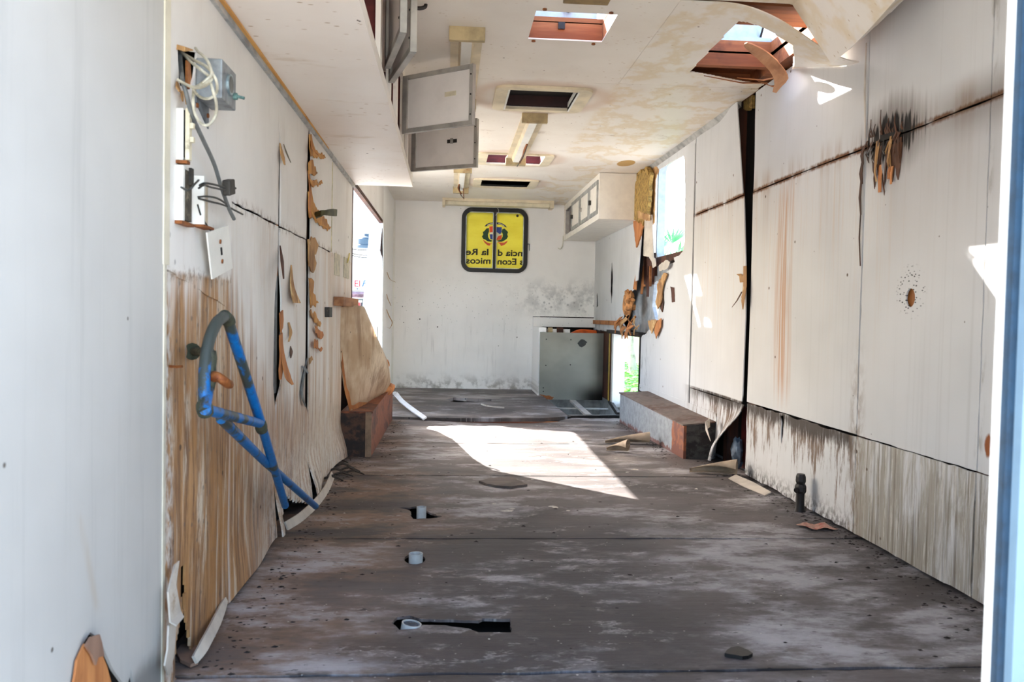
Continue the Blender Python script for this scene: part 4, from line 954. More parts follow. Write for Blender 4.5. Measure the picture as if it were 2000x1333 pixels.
orange = MB().tube(smooth_path([V((1.33, 8.93, .655)), V((1.42, 8.95, .69)), V((1.52, 8.96, .69)), V((1.60, 8.97, .68))], 4), .03, 10).build('orange_tube', ORANGE, None, smooth=60, label='orange plastic pipe showing above stainless steel sheet', cat='pipe')
MB().box(1.06, 1.30, 8.86, 8.90, .0, .72).build('counter_back', PAINT_B, w_back)
MB().box(1.155, 1.225, 8.84, 8.86, .60, .735).build('counter_bracket', DARKWOOD, w_back)
MB().box(1.06, 1.11, 8.84, 8.86, .60, .735).build('counter_bracket', CREAMDIRTY, w_back)

# ------------------------------------------------------------------ ceiling and roof
HAT = [(.335, .672, 3.435, 3.785), (.285, .73, 6.52, 6.93), (.285, .745, 7.78, 8.20)]
VEN = (.30, .705, 4.60, 5.02)
H2 = (1.21, 1.60, 3.70, 4.15)
ceil = MB().box(XL, XR, YD, YD + .02, H - .02, H + .08).build('ceiling', CREAM, kind='structure')
roof_holes = [[(a, c), (b, c), (b, d), (a, d)] for a, b, c, d in HAT] + [[(H2[0], H2[2]), (H2[1], H2[2]), (H2[1], H2[3]), (H2[0], H2[3])]]
MB().plate(2, H + .075, H + .10, [(XL - .13, YD - .05), (XR + .13, YD - .05), (XR + .13, YB + .1), (XL - .13, YB + .1)], roof_holes).build('roof_deck', BEAM, ceil)
def cpanel(poly, holes=(), dz=0, seed=0):
    return MB().plate(2, H + dz, H + dz + .006, poly, holes).build('ceiling_sheet', PAINT_C, ceil)
R4 = lambda a, b, c, d: [(a, c), (b, c), (b, d), (a, d)]
xs = .885
CS = [YD + .02, 3.242, 4.452, 5.722, 7.07, 8.12, YB]
for i in range(6):
    a, b = CS[i] + .0015, CS[i + 1] - .0015
    hs = []
    for h_ in HAT + [VEN]:
        if a < h_[2] < b: hs.append(R4(*h_))
    if i < 3:
        cpanel(R4(XL, xs - .001, a, b), hs, dz=-.003)
    elif i == 4:
        cpanel(R4(XL, XR, a, b), hs)
    else:
        cpanel(R4(XL, XR, a, b), hs)
    if i == 2: cpanel(R4(xs + .001, XR, a, b))
# drooping sheet corner over the doorway side (right strip, nearest)
def droop(s, t):
    x = xs + .002 + (XR - .01 - xs) * s; y = 1.4 + (3.238 - 1.4) * t
    w_ = max(0, 1 - abs(s - .80) / (.22 if s < .80 else .34))
    z = H - .225 * w_ ** 1.0 * sst(.25, 1, t) ** 1.3
    return (x, y, z)
def droop_drop(s, t):
    # right of the fold the sheet has torn away along a slanting line
    return s > .80 + .21 * ((1 - t) / .50)
MB().grid(droop, 60, 50, (0, 0, .006), droop_drop).build('ceiling_sheet', PAINT_C, ceil, smooth=30)
cpanel(R4(xs + .002, XR, YD + .02, 1.4))
# torn, sagging sheet with the ragged hole under the roof hatch
def sag(x, y):
    a = sst(1.05, 1.66, x) ** 1.2; b = 1 - sst(3.25, 4.15, y)
    return .205 * a * b + .012 * sst(1.2, 1.65, x) * sin(5 * y)
def on_sag(u, v):
    z = H
    for _ in range(25):
        p = CE(u, v, z); z = .6 * z + .4 * (H - sag(p.x, p.y))
    return (p.x, p.y)
HP = [on_sag(u, v) for u, v in ((1442, 42), (1460, 44), (1486, 52), (1512, 66), (1531, 80), (1534, 100), (1534, 130), (1528, 160), (1520, 168), (1495, 166), (1450, 160), (1400, 150), (1348, 141), (1362, 124), (1395, 90), (1428, 56))]
HP = [(x + (.04 if 4 <= k <= 8 else 0), y) for k, (x, y) in enumerate(HP)]
def sheet2(s, t):
    x = xs + .002 + (XR - .012 - xs) * s; y = 3.262 + (4.450 - 3.262) * t
    y += .05 * sst(.5, 1, s) * (1 - t)
    return (x, y, H - sag(x, y))
def drop2(s, t):
    p = sheet2(s, t); return inside((p[0], p[1]), HP)
MB().grid(sheet2, 110, 150, (0, 0, .005), drop2).build('ceiling_sheet', PAINT_C, ceil, smooth=40)
# torn ply tongue folded through the hole
a, b, c_ = CE(1463, 84, 2.16), CE(1500, 118, 2.10), CE(1524, 150, 2.03)
MB().ribbon(smooth_path([a, a.lerp(b, .5) + V((0, 0, .0)), b, c_, CE(1513, 180, 1.99)], 4), V((.75, -.55, -.35)), [.02, .07, .10, .115, .12, .12, .12, .12, .11, .11, .10, .09, .08, .06, .04, .03, .02], .006).build('torn_plywood', wood('torn_ply_face', (176, 124, 88), (196, 146, 108), (120, 74, 48), along=1), ceil, smooth=40)
for k, (p, q) in enumerate((((1375, 148), (1500, 162)), ((1440, 152), (1524, 150)), ((1480, 158), (1526, 166)))):
    a, b = CE(*p, H - .01 - .012 * k), CE(*q, H - .04 - .012 * k)
    MB().ribbon([a, a.lerp(b, .6) + V((0, 0, -.015)), b], V((0, 1, .5)), [.008, .025, .01], .003).build('splinter', BROWNWOOD, ceil)
# joists seen through the tears
for yy in (3.30, 4.10, 4.43): MB().box(xs, XR + .05, yy, yy + .04, H + .012, H + .074).build('roof_joist', BEAM, ceil)
MB().box(1.60, 1.68, YD, YB, H + .012, H + .074).build('roof_rail', BEAM, ceil)
# mouldings along both ceiling edges
MB().box(XL, XL + .014, 1.95, 5.5, 1.672, 1.694).build('trim_1', plain('grey_trim', (176, 180, 182), .5, .1, dirt=((196, 190, 180), .5)), kind='structure')
tr = MB(); tr.add([(XR - .028, 4.72, H - .001), (XR, 4.72, H - .03), (XR, YB, H - .03), (XR - .028, YB, H - .001), (XR, 4.72, H), (XR, YB, H)], [(0, 1, 2, 3), (0, 4, 1), (3, 2, 5), (1, 4, 5, 2), (0, 3, 5, 4)])
tr.build('trim_2', plain('grey_cove', (186, 184, 178), .5, .1), kind='structure')

LBL = {0: 'square roof hatch with bare orange wooden curb and blue grey rim', 1: 'maroon lined roof hatch partly behind hanging light channel', 2: 'farthest maroon lined roof hatch near end wall strip light'}
for k, (x0, x1, y0, y1) in enumerate(HAT):
    t = thing('roof_hatch', ((x0 + x1) / 2, (y0 + y1) / 2, H), LBL[k], 'roof hatch')
    mt = SHAFT if k == 0 else REDWOOD
    zt2 = H + .08
    for q in ((x0 - .012, x1 + .012, y1, y1 + .014), (x0 - .012, x1 + .012, y0 - .014, y0), (x0 - .014, x0, y0, y1), (x1, x1 + .014, y0, y1)):
        MB().box(*q, H + .003, zt2).build('curb_board', mt, t)
    MB().plate(2, zt2, zt2 + .015, R4(x0 - .03, x1 + .03, y0 - .03, y1 + .03), [R4(x0 - .005, x1 + .005, y0 - .005, y1 + .005)]).build('curb_rim', HATCHM, t)
    if k == 0:
        MB().box(x0, x1 - .02, y1 + .03, y1 + .036, zt2 + .012, zt2 + .062).build('lid_lip', HATCHM, t)
        MB().box(.47, .50, y1 - .012, y1, zt2 - .035, zt2 - .005).build('catch', BLACKG, t)
        MB().tube([(.50, y1 + .02, zt2 + .06), (.515, y1 - .01, zt2 + .045), (.53, y1 + .02, zt2 + .06)], .008, 6).build('latch', BLACKG, t)
        for (u, v) in ((1064, 17), (1194, 24), (1042, 79), (1159, 85)):
            p = CE(u, v, H - .003); MB().tube([p, p + V((0, 0, -.006))], .009, 8).build('clip', RUSTY, t)
    else:
        MB().plate(2, H - .012, H, rrect(x0 - .075, x1 + .075, y0 - .04, y1 + .04, .05, 5), [R4(x0 + .0, x1 - .0, y0, y1)]).build('frame', hframe if k == 2 else (hframe := plain('stained_hatch_frame', (228, 214, 184), .5, var=.12, sc=7, dirt=((116, 84, 48), .60))), t, smooth=30)
t = thing('ceiling_vent', (.5, 4.81, H), 'square ceiling vent frame with black opening before the hanging light channel', 'vent')
MB().plate(2, H - .018, H - .003, rrect(.235, .775, 4.545, 5.075, .07, 6), [R4(.315, .69, 4.60, 5.02)]).build('frame', hframe, t, smooth=30)
for q in ((.305, .315), (.69, .70)): MB().box(*q, 4.595, 5.025, H - .022, H + .03).build('inner_edge', WHITEEN, t)
MB().box(.29, .72, 4.58, 5.03, H + .066, H + .072).build('vent_back', BLACKGAP, t)
MB().box(.30, .71, 5.02, 5.03, H, H + .07).build('vent_side', plain('dark_red_vent', (52, 16, 14), .6), t)
MB().tube([(.62, 4.85, H + .066), (.62, 4.85, H + .055)], .014, 10).build('motor_spindle', RUSTY, t)
# hatch over the torn sheet
t = thing('roof_hatch', ((H2[0] + H2[1]) / 2, (H2[2] + H2[3]) / 2, H + .08), 'open roof hatch seen through the ragged hole in the torn ceiling sheet', 'roof hatch')
for q in ((H2[0] - .014, H2[1] + .014, H2[3], H2[3] + .014), (H2[0] - .014, H2[1] + .014, H2[2] - .014, H2[2]), (H2[0] - .014, H2[0], H2[2], H2[3]), (H2[1], H2[1] + .014, H2[2], H2[3])):
    MB().box(*q, H + .08, H + .155).build('curb_board', SHAFT, t)
MB().plate(2, H + .155, H + .175, R4(H2[0] - .03, H2[1] + .03, H2[2] - .03, H2[3] + .03), [R4(H2[0], H2[1], H2[2], H2[3])]).build('curb_rim', HATCHM, t)
MB().box(H2[0], H2[1] - .04, H2[3] + .02, H2[3] + .026, H + .175, H + .255).build('lid_lip', HATCHM, t)
MB().tube([(H2[1] - .05, H2[3] + .02, H + .17), (H2[1] - .045, H2[3] - .04, H + .26)], .006, 6).build('stay', BLACKG, t)

# fluorescent channels without tubes
def channel(x0, x1, y0, y1, label, wires=None, mat_cap=CREAMDIRTY, far=.07):
    t = thing('light_channel', ((x0 + x1) / 2, (y0 + y1) / 2, H), label, 'light fixture'); w_ = x1 - x0; cx = (x0 + x1) / 2
    pf = [(x0 + .006, H - .002), (x0 + .006, H - .012), (cx - w_ * .22, H - .014), (cx - w_ * .16, H - .042), (cx + w_ * .16, H - .042), (cx + w_ * .22, H - .014), (x1 - .006, H - .012), (x1 - .006, H - .002)]
    b_ = MB(); n_ = len(pf); b_.add([(x, y, z) for y in (y0 + .018, y1 - .018) for x, z in pf], [tuple(range(n_)), tuple(range(n_, 2 * n_))[::-1]] + [(i, (i + 1) % n_, n_ + (i + 1) % n_, n_ + i) for i in range(n_)])
    b_.build('reflector', CREAM, t)
    MB().box(cx - w_ * .15, cx + w_ * .15, y0 + .02, y1 - .02, H - .0445, H - .042).build('cover_plate', WHITEEN, t)
    for (a, b) in ((y0, y0 + .03), (y1 - far, y1)): MB().box(x0, x1, a, b, H - .062, H).build('end_cap', mat_cap, t, bevel=.003)
    if wires:
        for k, w in enumerate(wires): MB().tube(smooth_path(w, 5), .004 if k else .008, 6).build('wire', WIREB if k % 2 else RUSTY, t, smooth=60)
    return t
channel(-.02, .137, 3.66, 4.95, 'bare light channel above the open cabinet doors, tape mark on its end cap')
channel(.43, .59, 5.165, 6.70, 'bare light channel hanging behind square black vent, frayed wires in middle', [[(.53, 5.9, H - .045), (.525, 6.05, H - .06), (.53, 6.2, H - .07), (.52, 6.38, H - .09)], [(.535, 5.92, H - .045), (.53, 6.15, H - .075), (.51, 6.5, H - .10)]])
channel(.02, .175, 7.10, 8.36, 'far light channel beyond the lowest open cabinet door, wires dangling', [[(.08, 7.85, H - .04), (.07, 8.0, H - .06), (.10, 8.15, H - .09)], [(.08, 7.9, H - .04), (.09, 8.2, H - .08), (.13, 8.34, H - .11)], [(.12, 8.1, H - .045), (.13, 8.3, H - .12)]])
channel(.412, .585, 1.9, 3.185, 'nearest light channel, only its brown end cap showing above square hatch', mat_cap=plain('brown_end_cap', (150, 122, 74), .6, var=.25, dirt=((96, 62, 36), .62)), far=.16)
t = thing('strip_light', (.52, 9.2, H), 'long cream strip light fixed across ceiling over yellow window', 'light fixture')
MB().box(-.09, 1.12, 9.12, 9.22, H - .03, H).build('housing', CREAM, t)
MB().box(-.06, 1.09, 9.17, 9.30, H - .065, H - .03).build('diffuser_rail', plain('pale_yellow_enamel', (222, 212, 184), .5, var=.08), t)
for q in ((-.09, -.06), (1.09, 1.13)): MB().box(*q, 9.11, 9.32, H - .08, H).build('end_cap', CREAM, t)
# rust hook in the ceiling by the cabinet
p = CE(815, 6); MB().tube(smooth_path([p + V((-.02, 0, 0)), p + V((0, 0, -.02)), p + V((.03, 0, -.015)), p + V((.035, 0, 0))], 4), .008, 6).build('ceiling_hook', BLACKG, None, label='bent dark hook in ceiling beside nearest cabinet door', cat='hook')

# ------------------------------------------------------------------ overhead cabinet on the left
XC = -.25; ZC = 1.695; YC0, YC1 = 1.05, 5.53
cab = thing('overhead_cabinet', ((XL + XC) / 2, (YC0 + YC1) / 2, ZC), 'long cream overhead cabinet along left wall with hinged open doors', 'cabinet')
MB().box(XL, XC - .018, YC0, YC1, ZC, ZC + .012).build('bottom_board', PAINT_K, cab)
MB().box(XL, XC, YC1 - .014, YC1, ZC + .012, H).build('end_board', PAINT_K, cab)
MB().box(XL + .001, XL + .008, YC0, YC1 - .02, ZC + .012, H).build('back_board', REDWOOD, cab)
rail = MB().box(XC - .018, XC, YC0, YC1, ZC - .002, ZC + .045).box(XC - .018, XC, YC0, YC1, H - .055, H - .001)
for (a, b) in ((YC0, 1.3), (2.05, 2.12), (2.92, 3.0), (3.40, 3.47), (3.82, 3.90), (4.34, 4.42), (4.82, 4.90), (5.32, YC1)): rail.box(XC - .018, XC, a, b, ZC + .045, H - .055)
rail.build('face_frame', PAINT_K, cab)
for yy in (2.95, 4.38): MB().box(XL + .01, XC - .02, yy, yy + .012, ZC + .012, H - .01).build('divider', REDWOOD, cab)
MB().ribbon([(XL + .012, 1.9, ZC - .004), (XL + .012, 3.2, ZC - .004), (XL + .012, 4.3, ZC - .004)], V((1, 0, 0)), [.03, .022, .006], .006).build('chipped_edge', wood('raw_orange_edge', (206, 150, 80), (224, 172, 100), (170, 110, 50), along=1), cab)
def cab_door(hy, z0, z1, dx, dy, slot=None, grey=True, label=None):
    """door hinged at y=hy on the cabinet face; (dx,dy) runs from hinge to free edge"""
    w_ = sqrt(dx * dx + dy * dy); d = V((dx, dy, 0)) / w_; nrm = V((d.y, -d.x, 0))   # nrm looks back to the doorway
    if nrm.y > 0: nrm = -nrm
    up = V((0, 0, 1)); o_ = V((XC + .004, hy, z0)); h_ = z1 - z0
    root = MB(); fr = .022
    for (s0, s1, t0, t1) in ((0, fr * 1.4, 0, h_), (w_ - fr, w_, 0, h_), (fr * 1.4, w_ - fr, 0, fr), (fr * 1.4, w_ - fr, h_ - fr, h_)):
        c = o_ + d * ((s0 + s1) / 2) + up * ((t0 + t1) / 2); root.obox(c, d * (s1 - s0) / 2, nrm * .012, up * (t1 - t0) / 2)
    dr = root.build('door', ALU, cab, bevel=.002)
    c = o_ + d * w_ / 2 + up * h_ / 2
    MB().obox(c - nrm * .004, d * (w_ / 2 - fr), nrm * .006, up * (h_ / 2 - fr)).build('door_panel', DOORPANEL, dr)
    if slot:
        s0, t0 = slot; cc = o_ + d * s0 + up * t0 + nrm * .003
        MB().obox(cc, d * .034, nrm * .0015, up * .011).build('finger_slot', IVORY if slot is SL1 else BLACKPL, dr)
        if slot is not SL1: MB().obox(cc + nrm * .004, d * .009, nrm * .003, up * .016).build('latch', ALU, dr)
    for t0 in (.05, h_ / 2, h_ - .05):
        q = o_ + d * (w_ - .011) + up * t0 + nrm * .013; MB().tube([q, q + nrm * .003], .004, 6).build('screw', BLACKG, dr)
    return dr
SL1, SL2 = (.30, .165), (.29, .17)
f3 = on(925, 247, 1, 4.02); w3 = f3.x - XC
cab_door(4.29, 1.775, 2.065, f3.x - XC - .004, 4.02 - 4.29, SL1)
f4 = on(932, 338, 1, 5.05)
cab_door(5.29, 1.752, 2.045, f4.x - XC - .004, 5.05 - 5.29, SL2)
f2 = on(808, 80, 1, 2.98); cab_door(3.40, 1.79, 2.085, f2.x - XC - .004, 2.98 - 3.40)
f1 = on(788, 56, 1, 2.78); cab_door(3.20, 1.79, 2.085, f1.x - XC - .004, 2.78 - 3.20)

# ------------------------------------------------------------------ overhead cabinet at the far right
XQ, YQ, ZQ = 1.288, 7.21, 1.715
c2 = thing('overhead_cabinet', ((XQ + XR) / 2, 8.3, ZQ), 'white overhead cabinet high in far right corner with small doors', 'cabinet')
PK2 = plain('white_cabinet_paint', (234, 228, 216), .45, var=.04, dirt=((206, 190, 160), .66))
MB().box(XQ, XR - .002, YQ, YQ + .012, ZQ, H - .004).build('side_board', PK2, c2)
MB().box(XQ, XR - .002, YQ + .012, YB - .004, ZQ, ZQ + .012).build('bottom_board', PK2, c2)
ff = MB().box(XQ, XQ + .012, YQ + .012, YB - .004, ZQ + .012, ZQ + .055).box(XQ, XQ + .012, YQ + .012, YB - .004, H - .07, H - .004)
DQ = [(7.25, 7.68), (7.72, 8.22), (8.26, 8.80), (8.86, 9.36)]
for (a, b) in ((YQ + .012, 7.25), (7.68, 7.72), (8.22, 8.26), (8.80, 8.86), (9.36, YB - .004)): ff.box(XQ, XQ + .012, a, b, ZQ + .055, H - .07)
ff.build('face_frame', PK2, c2)
for k, (a, b) in enumerate(DQ):
    if k == 3:
        MB().box(XQ + .1, XQ + .11, a, b, ZQ + .02, H - .02).build('dark_interior', REDWOOD, c2); 
        MB().box(XQ - .012, XQ + .03, a + .34, a + .36, ZQ + .06, H - .10).build('hinge_strip', ALU, c2); continue
    d = MB().plate(0, XQ - .012, XQ - .001, [(a, ZQ + .05), (b, ZQ + .05), (b, H - .06), (a, H - .06)], [[(a + .035, ZQ + .085), (b - .035, ZQ + .085), (b - .035, H - .095), (a + .035, H - .095)]]).build('door', plain('grey_door_frame', (176, 176, 172), .5, .2) if k == 0 else bpy.data.materials['grey_door_frame'], c2)
    MB().box(XQ - .006, XQ - .002, a + .034, b - .034, ZQ + .084, H - .094).build('door_panel', PK2, d)
    MB().box(XQ - .026, XQ - .004, b - .09, b - .05, 1.885, 1.925).build('knob', BLACKPL if k != 1 else ALU, d)

# ------------------------------------------------------------------ wheel boxes
t = thing('wheel_box', (1.56, 5.9, 0), 'long grey steel wheel box with rust patch along right wall', 'wheel box')
wx = XR - .0
MB().add([(1.458, 5.02, 0), (1.418, 6.75, 0), (1.418, 6.75, .235), (1.458, 5.02, .205), (1.475, 5.02, 0), (1.435, 6.75, 0), (1.435, 6.75, .235), (1.475, 5.02, .205)], [(0, 1, 2, 3), (4, 7, 6, 5), (0, 3, 7, 4), (1, 5, 6, 2), (3, 2, 6, 7), (0, 4, 5, 1)]).build('side', WBOX_R, t)
MB().add([(1.45, 5.01, .205), (XR, 5.01, .228), (XR, 6.76, .25), (1.41, 6.76, .236), (1.45, 5.01, .213), (XR, 5.01, .236), (XR, 6.76, .258), (1.41, 6.76, .244)], [(0, 3, 2, 1), (4, 5, 6, 7), (0, 1, 5, 4), (1, 2, 6, 5), (2, 3, 7, 6), (3, 0, 4, 7)]).build('lid', rust_metal('brown_lid', (120, 104, 94), (92, 66, 54), .5, 4, metal=.1), t)
MB().add([(1.475, 5.02, 0), (XR - .001, 5.02, 0), (XR - .001, 5.02, .224), (1.475, 5.02, .206), (1.475, 5.035, 0), (XR - .001, 5.035, 0), (XR - .001, 5.035, .224), (1.475, 5.035, .206)], [(0, 1, 2, 3), (4, 7, 6, 5), (0, 4, 5, 1), (1, 5, 6, 2), (2, 6, 7, 3), (3, 7, 4, 0)]).build('end_plate', WBOX_D, t)
t = thing('wheel_box', (-.53, 5.9, 0), 'rusty brown wheel box along left wall under peeling plywood sheet', 'wheel box')
MB().add([(-.450, 5.015, 0), (-.44, 6.76, 0), (-.44, 6.76, .255), (-.450, 5.015, .27), (-.468, 5.015, 0), (-.46, 6.76, 0), (-.46, 6.76, .255), (-.468, 5.015, .27)], [(0, 3, 2, 1), (4, 5, 6, 7), (0, 4, 7, 3), (1, 2, 6, 5), (3, 7, 6, 2), (0, 1, 5, 4)]).build('side', WBOX_L, t)
MB().box(XL + .002, -.468, 5.015, 5.03, 0, .27).build('end_plate', WBOX_LE, t)
MB().box(XL + .002, -.443, 5.01, 6.77, .262, .273).build('lid', WBOX_L, t)
MB().box(-.485, -.449, 5.008, 5.016, 0, .27).build('corner_strip', plain('pale_worn_edge', (150, 124, 100), .7, var=.3), t)

# ------------------------------------------------------------------ fittings on the left wall
t = thing('junction_box', LW(420, 210), 'galvanised metal junction box with round knockout on left wall', 'junction box')
p0 = LW(380, 112); y0, y1 = p0.y + .0, p0.y + .21
XJ = XL + .095
bz0, bz1 = 1.385, 1.485
JA, JB, = LW(380, 190), LW(380, 112)
zb, zt1 = JA.z + .0, JB.z
ye = on(463, 170, 0, XL + .01).y
# near face runs from (380,112) to (434,113); far-side face carries the knockout
q = on(434, 113, 1, JB.y); XJ = q.x
MB().box(XL + .003, XJ, JB.y, JB.y + .135, zb, zt1).build('body', GALV, t, bevel=.003)
pc = V((XJ, JB.y + .065, (zb + zt1) / 2 + .002))
ring = MB(); ring.tube([pc + V((.0, 0, 0)), pc + V((.006, 0, 0))], .026, 20); ring.build('knockout_ring', plain('bright_zinc', (176, 196, 202), .3, .6), t, smooth=40)
MB().tube([pc + V((.0062, 0, 0)), pc + V((.0066, 0, 0))], .021, 20).build('knockout_hole', plain('box_inside', (116, 116, 112), .6), t)
s_ = pc + V((0, .045, -.018)); MB().tube([s_, s_ + V((.010, 0, 0)), s_ + V((.011, 0, 0)), s_ + V((.028, .0, -.004))], [.009, .009, .004, .004], 8).build('wing_screw', plain('verdigris', (104, 140, 136), .6, .2, var=.3, sc=80), t)
MB().plate(0, XL + .002, XL + .006, [(JB.y, zb), (JB.y + .105, zb), (JB.y + .105, zb - .055), (JB.y, zb - .012)]).build('mounting_tab', GALVDARK, t)
for (u, v) in ((384, 206), (405, 226)): p = LW(u, v, XL + .007); MB().tube([p, p + V((.004, 0, 0))], .006, 8).build('screw', RUSTY, t)
# splintered hole behind it
MB().box(XL - .05, XL - .045, 1.93, 2.2, 1.3, 1.52).build('cavity_back', BLACKGAP, w_left)
MB().box(XL - .040, XL - .022, 1.975, 2.012, 1.375, 1.43).build('red_lining', RED, w_left)
MB().ribbon([LW(367, 120, XL - .01), LW(368, 150, XL - .008), LW(366, 172, XL - .004)], V((0, 1, 0)), [.02, .03, .02], .006).build('splintered_lath', BROWNWOOD, w_left)
MB().ribbon([LW(346, 92, XL + .004), LW(360, 96, XL + .012), LW(376, 98, XL + .016)], V((0, .2, 1)), [.012, .012, .003], .003).build('veneer_curl', VENEER, w_left)
curl([(346, 160), (348, 172), (352, 180)], [.01, .03, .02], VENEER, .014)
curl([(355, 178), (356, 190), (357, 198)], [.006, .010, .004], VENEER, .01)
curl([(358, 178), (362, 192), (364, 204)], [.006, .008, .003], VENEER, .01)
# pale cable loops
def ZJ(u, v, out): return LW(u, v, XL + out)
cab_w = thing('cable_loops', ZJ(390, 170, .05), 'dirty white cable loops spilling from splintered hole over junction box', 'cable')
for pts in ([(355, 102, -.02), (372, 120, .03), (392, 136, .09), (408, 150, .10), (405, 158, .10), (390, 168, .08), (375, 170, .05), (347, 156, .01)],
            [(358, 104, -.02), (380, 118, .03), (400, 128, .08), (413, 140, .10), (415, 146, .10), (410, 160, .10), (395, 170, .07), (377, 172, .05)],
            [(412, 142, .10), (420, 152, .11), (424, 166, .11), (422, 182, .10), (410, 192, .09), (396, 192, .07), (384, 184, .05), (378, 175, .05)],
            [(411, 161, .10), (416, 178, .11), (422, 200, .11), (422, 222, .10), (412, 240, .09), (400, 245, .08), (388, 236, .06), (380, 220, .05), (377, 200, .05), (378, 176, .04)],
            [(377, 172, .04), (390, 166, .08), (404, 155, .10), (413, 144, .105), (407, 122, .09), (396, 108, .06), (388, 102, .03), (382, 94, .01)]):
    MB().tube(smooth_path([ZJ(*p) for p in pts], 6), .0034, 7).build('cable', CABLEW, cab_w, smooth=70)
cg = MB().tube(smooth_path([ZJ(351, 104, -.025), ZJ(353, 130, -.01), ZJ(357, 160, .02), ZJ(363, 180, .03), ZJ(375, 225, .035), ZJ(395, 270, .035), ZJ(418, 320, .03), ZJ(432, 365, .03), ZJ(447, 407, .03), ZJ(457, 428, .03)], 6), .0052, 8)
cg.build('grey_cable', CABLEG, None, smooth=70, label='thick grey cable hanging diagonally down left wall past switch boxes', cat='cable')
# switch boxes
def wbox(name, label, uvA, uvB, depth, parts):
    a, b = LW(*uvA), LW(*uvB); t = thing(name, (XL, a.y, min(a.z, b.z)), label, 'switch box'); parts(t, a, b, depth); return t
def sw1(t, a, b, d):
    MB().box(XL + .002, XL + d, a.y, b.y, b.z, a.z).build('housing', WHITEPL, t, bevel=.002)
    MB().box(XL + d, XL + d + .004, a.y + .004, b.y, b.z + .006, a.z - .004).build('shadow_gap', BLACKGAP, t)
    MB().box(XL + d + .004, XL + d + .014, a.y + .0, b.y + .0, b.z, a.z - .0).build('face_plate', IVORY, t, bevel=.002)
    for zz in (.35, .62): MB().box(XL + d + .014, XL + d + .022, (a.y + b.y) / 2 - .006, (a.y + b.y) / 2 + .006, b.z + (a.z - b.z) * zz, b.z + (a.z - b.z) * zz + .012).build('toggle', IVORY, t)
    MB().box(XL + .002, XL + d + .01, a.y, b.y, b.z - .008, b.z - .001).build('rusty_base', RUSTY, t)
a, b = LW(342, 210), LW(360, 312)
dpt = on(358, 210, 1, a.y).x - XL
b2 = on(374, 318, 0, XL + dpt + .01)
wbox('switch_box', 'white double switch box with cover, directly below galvanised junction box', (342, 210), (342, 312), dpt, lambda t, a, b, d: sw1(t, a, V((0, b2.y - .01, b.z)), d))
a3, b3 = LW(340, 322), LW(340, 432)
def sw2(t, a, b, d):
    MB().box(XL + .002, XL + d, a.y, a.y + .012, b.z, a.z).build('housing', WHITEPL, t)
    MB().box(XL + .002, XL + d - .006, a.y + .012, a.y + .085, b.z + .004, a.z - .004).build('switch_body', GRIMEBOX, t)
    MB().box(XL + d - .006, XL + d, a.y + .06, a.y + .08, b.z + .09, b.z + .13).build('terminal', BLACKPL, t)
    MB().box(XL + .002, XL + d - .002, a.y, a.y + .09, b.z - .008, b.z).build('rusty_base', RUSTY, t)
d3 = on(358, 325, 1, a3.y).x - XL
wbox('switch_box', 'coverless switch box with grimy insides, lower left of the two tall boxes', (340, 322), (340, 430), d3, sw2)
def sw3(t, a, b, d):
    MB().box(XL + .002, XL + d, a.y, a.y + .010, b.z, a.z).build('housing', WHITEPL, t)
    MB().box(XL + .002, XL + .012, a.y + .010, a.y + .09, b.z, a.z - .005).build('back_plate', plain('rust_stained_white', (206, 190, 164), .6, var=.2, sc=18, dirt=((140, 80, 36), .56)), t)
    MB().box(XL + .002, XL + d, a.y, a.y + .09, b.z - .006, b.z).build('rusty_base', RUSTY, t)
a4 = LW(376, 345); d4 = .028
wbox('switch_box', 'narrow empty switch box with rust stained back, beside coverless one', (376, 343), (376, 438), d4, sw3)
tr_ = thing('dangling_relay', ZJ(447, 366, .05), 'small dark block dangling on black wires in front of grey cable', 'relay')
MB().obox(ZJ(447, 366, .06), V((.0, .026, .006)), V((.010, 0, 0)), V((0, -.005, .019))).build('body', BLACKPL, tr_, bevel=.003)
MB().tube([ZJ(455, 367, .06), ZJ(460, 368, .06)], .003, 6).build('pin', BLACKG, tr_)
for pts in ([(390, 362, .03), (400, 358, .05), (415, 360, .06), (438, 366, .06)], [(388, 368, .03), (398, 362, .05), (412, 366, .06), (440, 372, .06)], [(387, 385, .03), (405, 384, .04), (425, 388, .04), (442, 398, .04)], [(388, 388, .03), (410, 394, .03), (440, 402, .03), (474, 419, .02)], [(354, 366, .02), (368, 372, .05), (380, 360, .06), (388, 352, .05)]):
    MB().tube(smooth_path([ZJ(*p) for p in pts], 5), .0026, 6).build('wire', WIREB, tr_, smooth=70)
MB().tube(smooth_path([ZJ(386, 400, .02), ZJ(392, 420, .02), ZJ(402, 437, .02), ZJ(412, 452, .02)], 5), .0022, 6).build('black_wire', WIREB, None, smooth=70, label='thin black wire from narrow switch box to hanging switch plate', cat='wire')
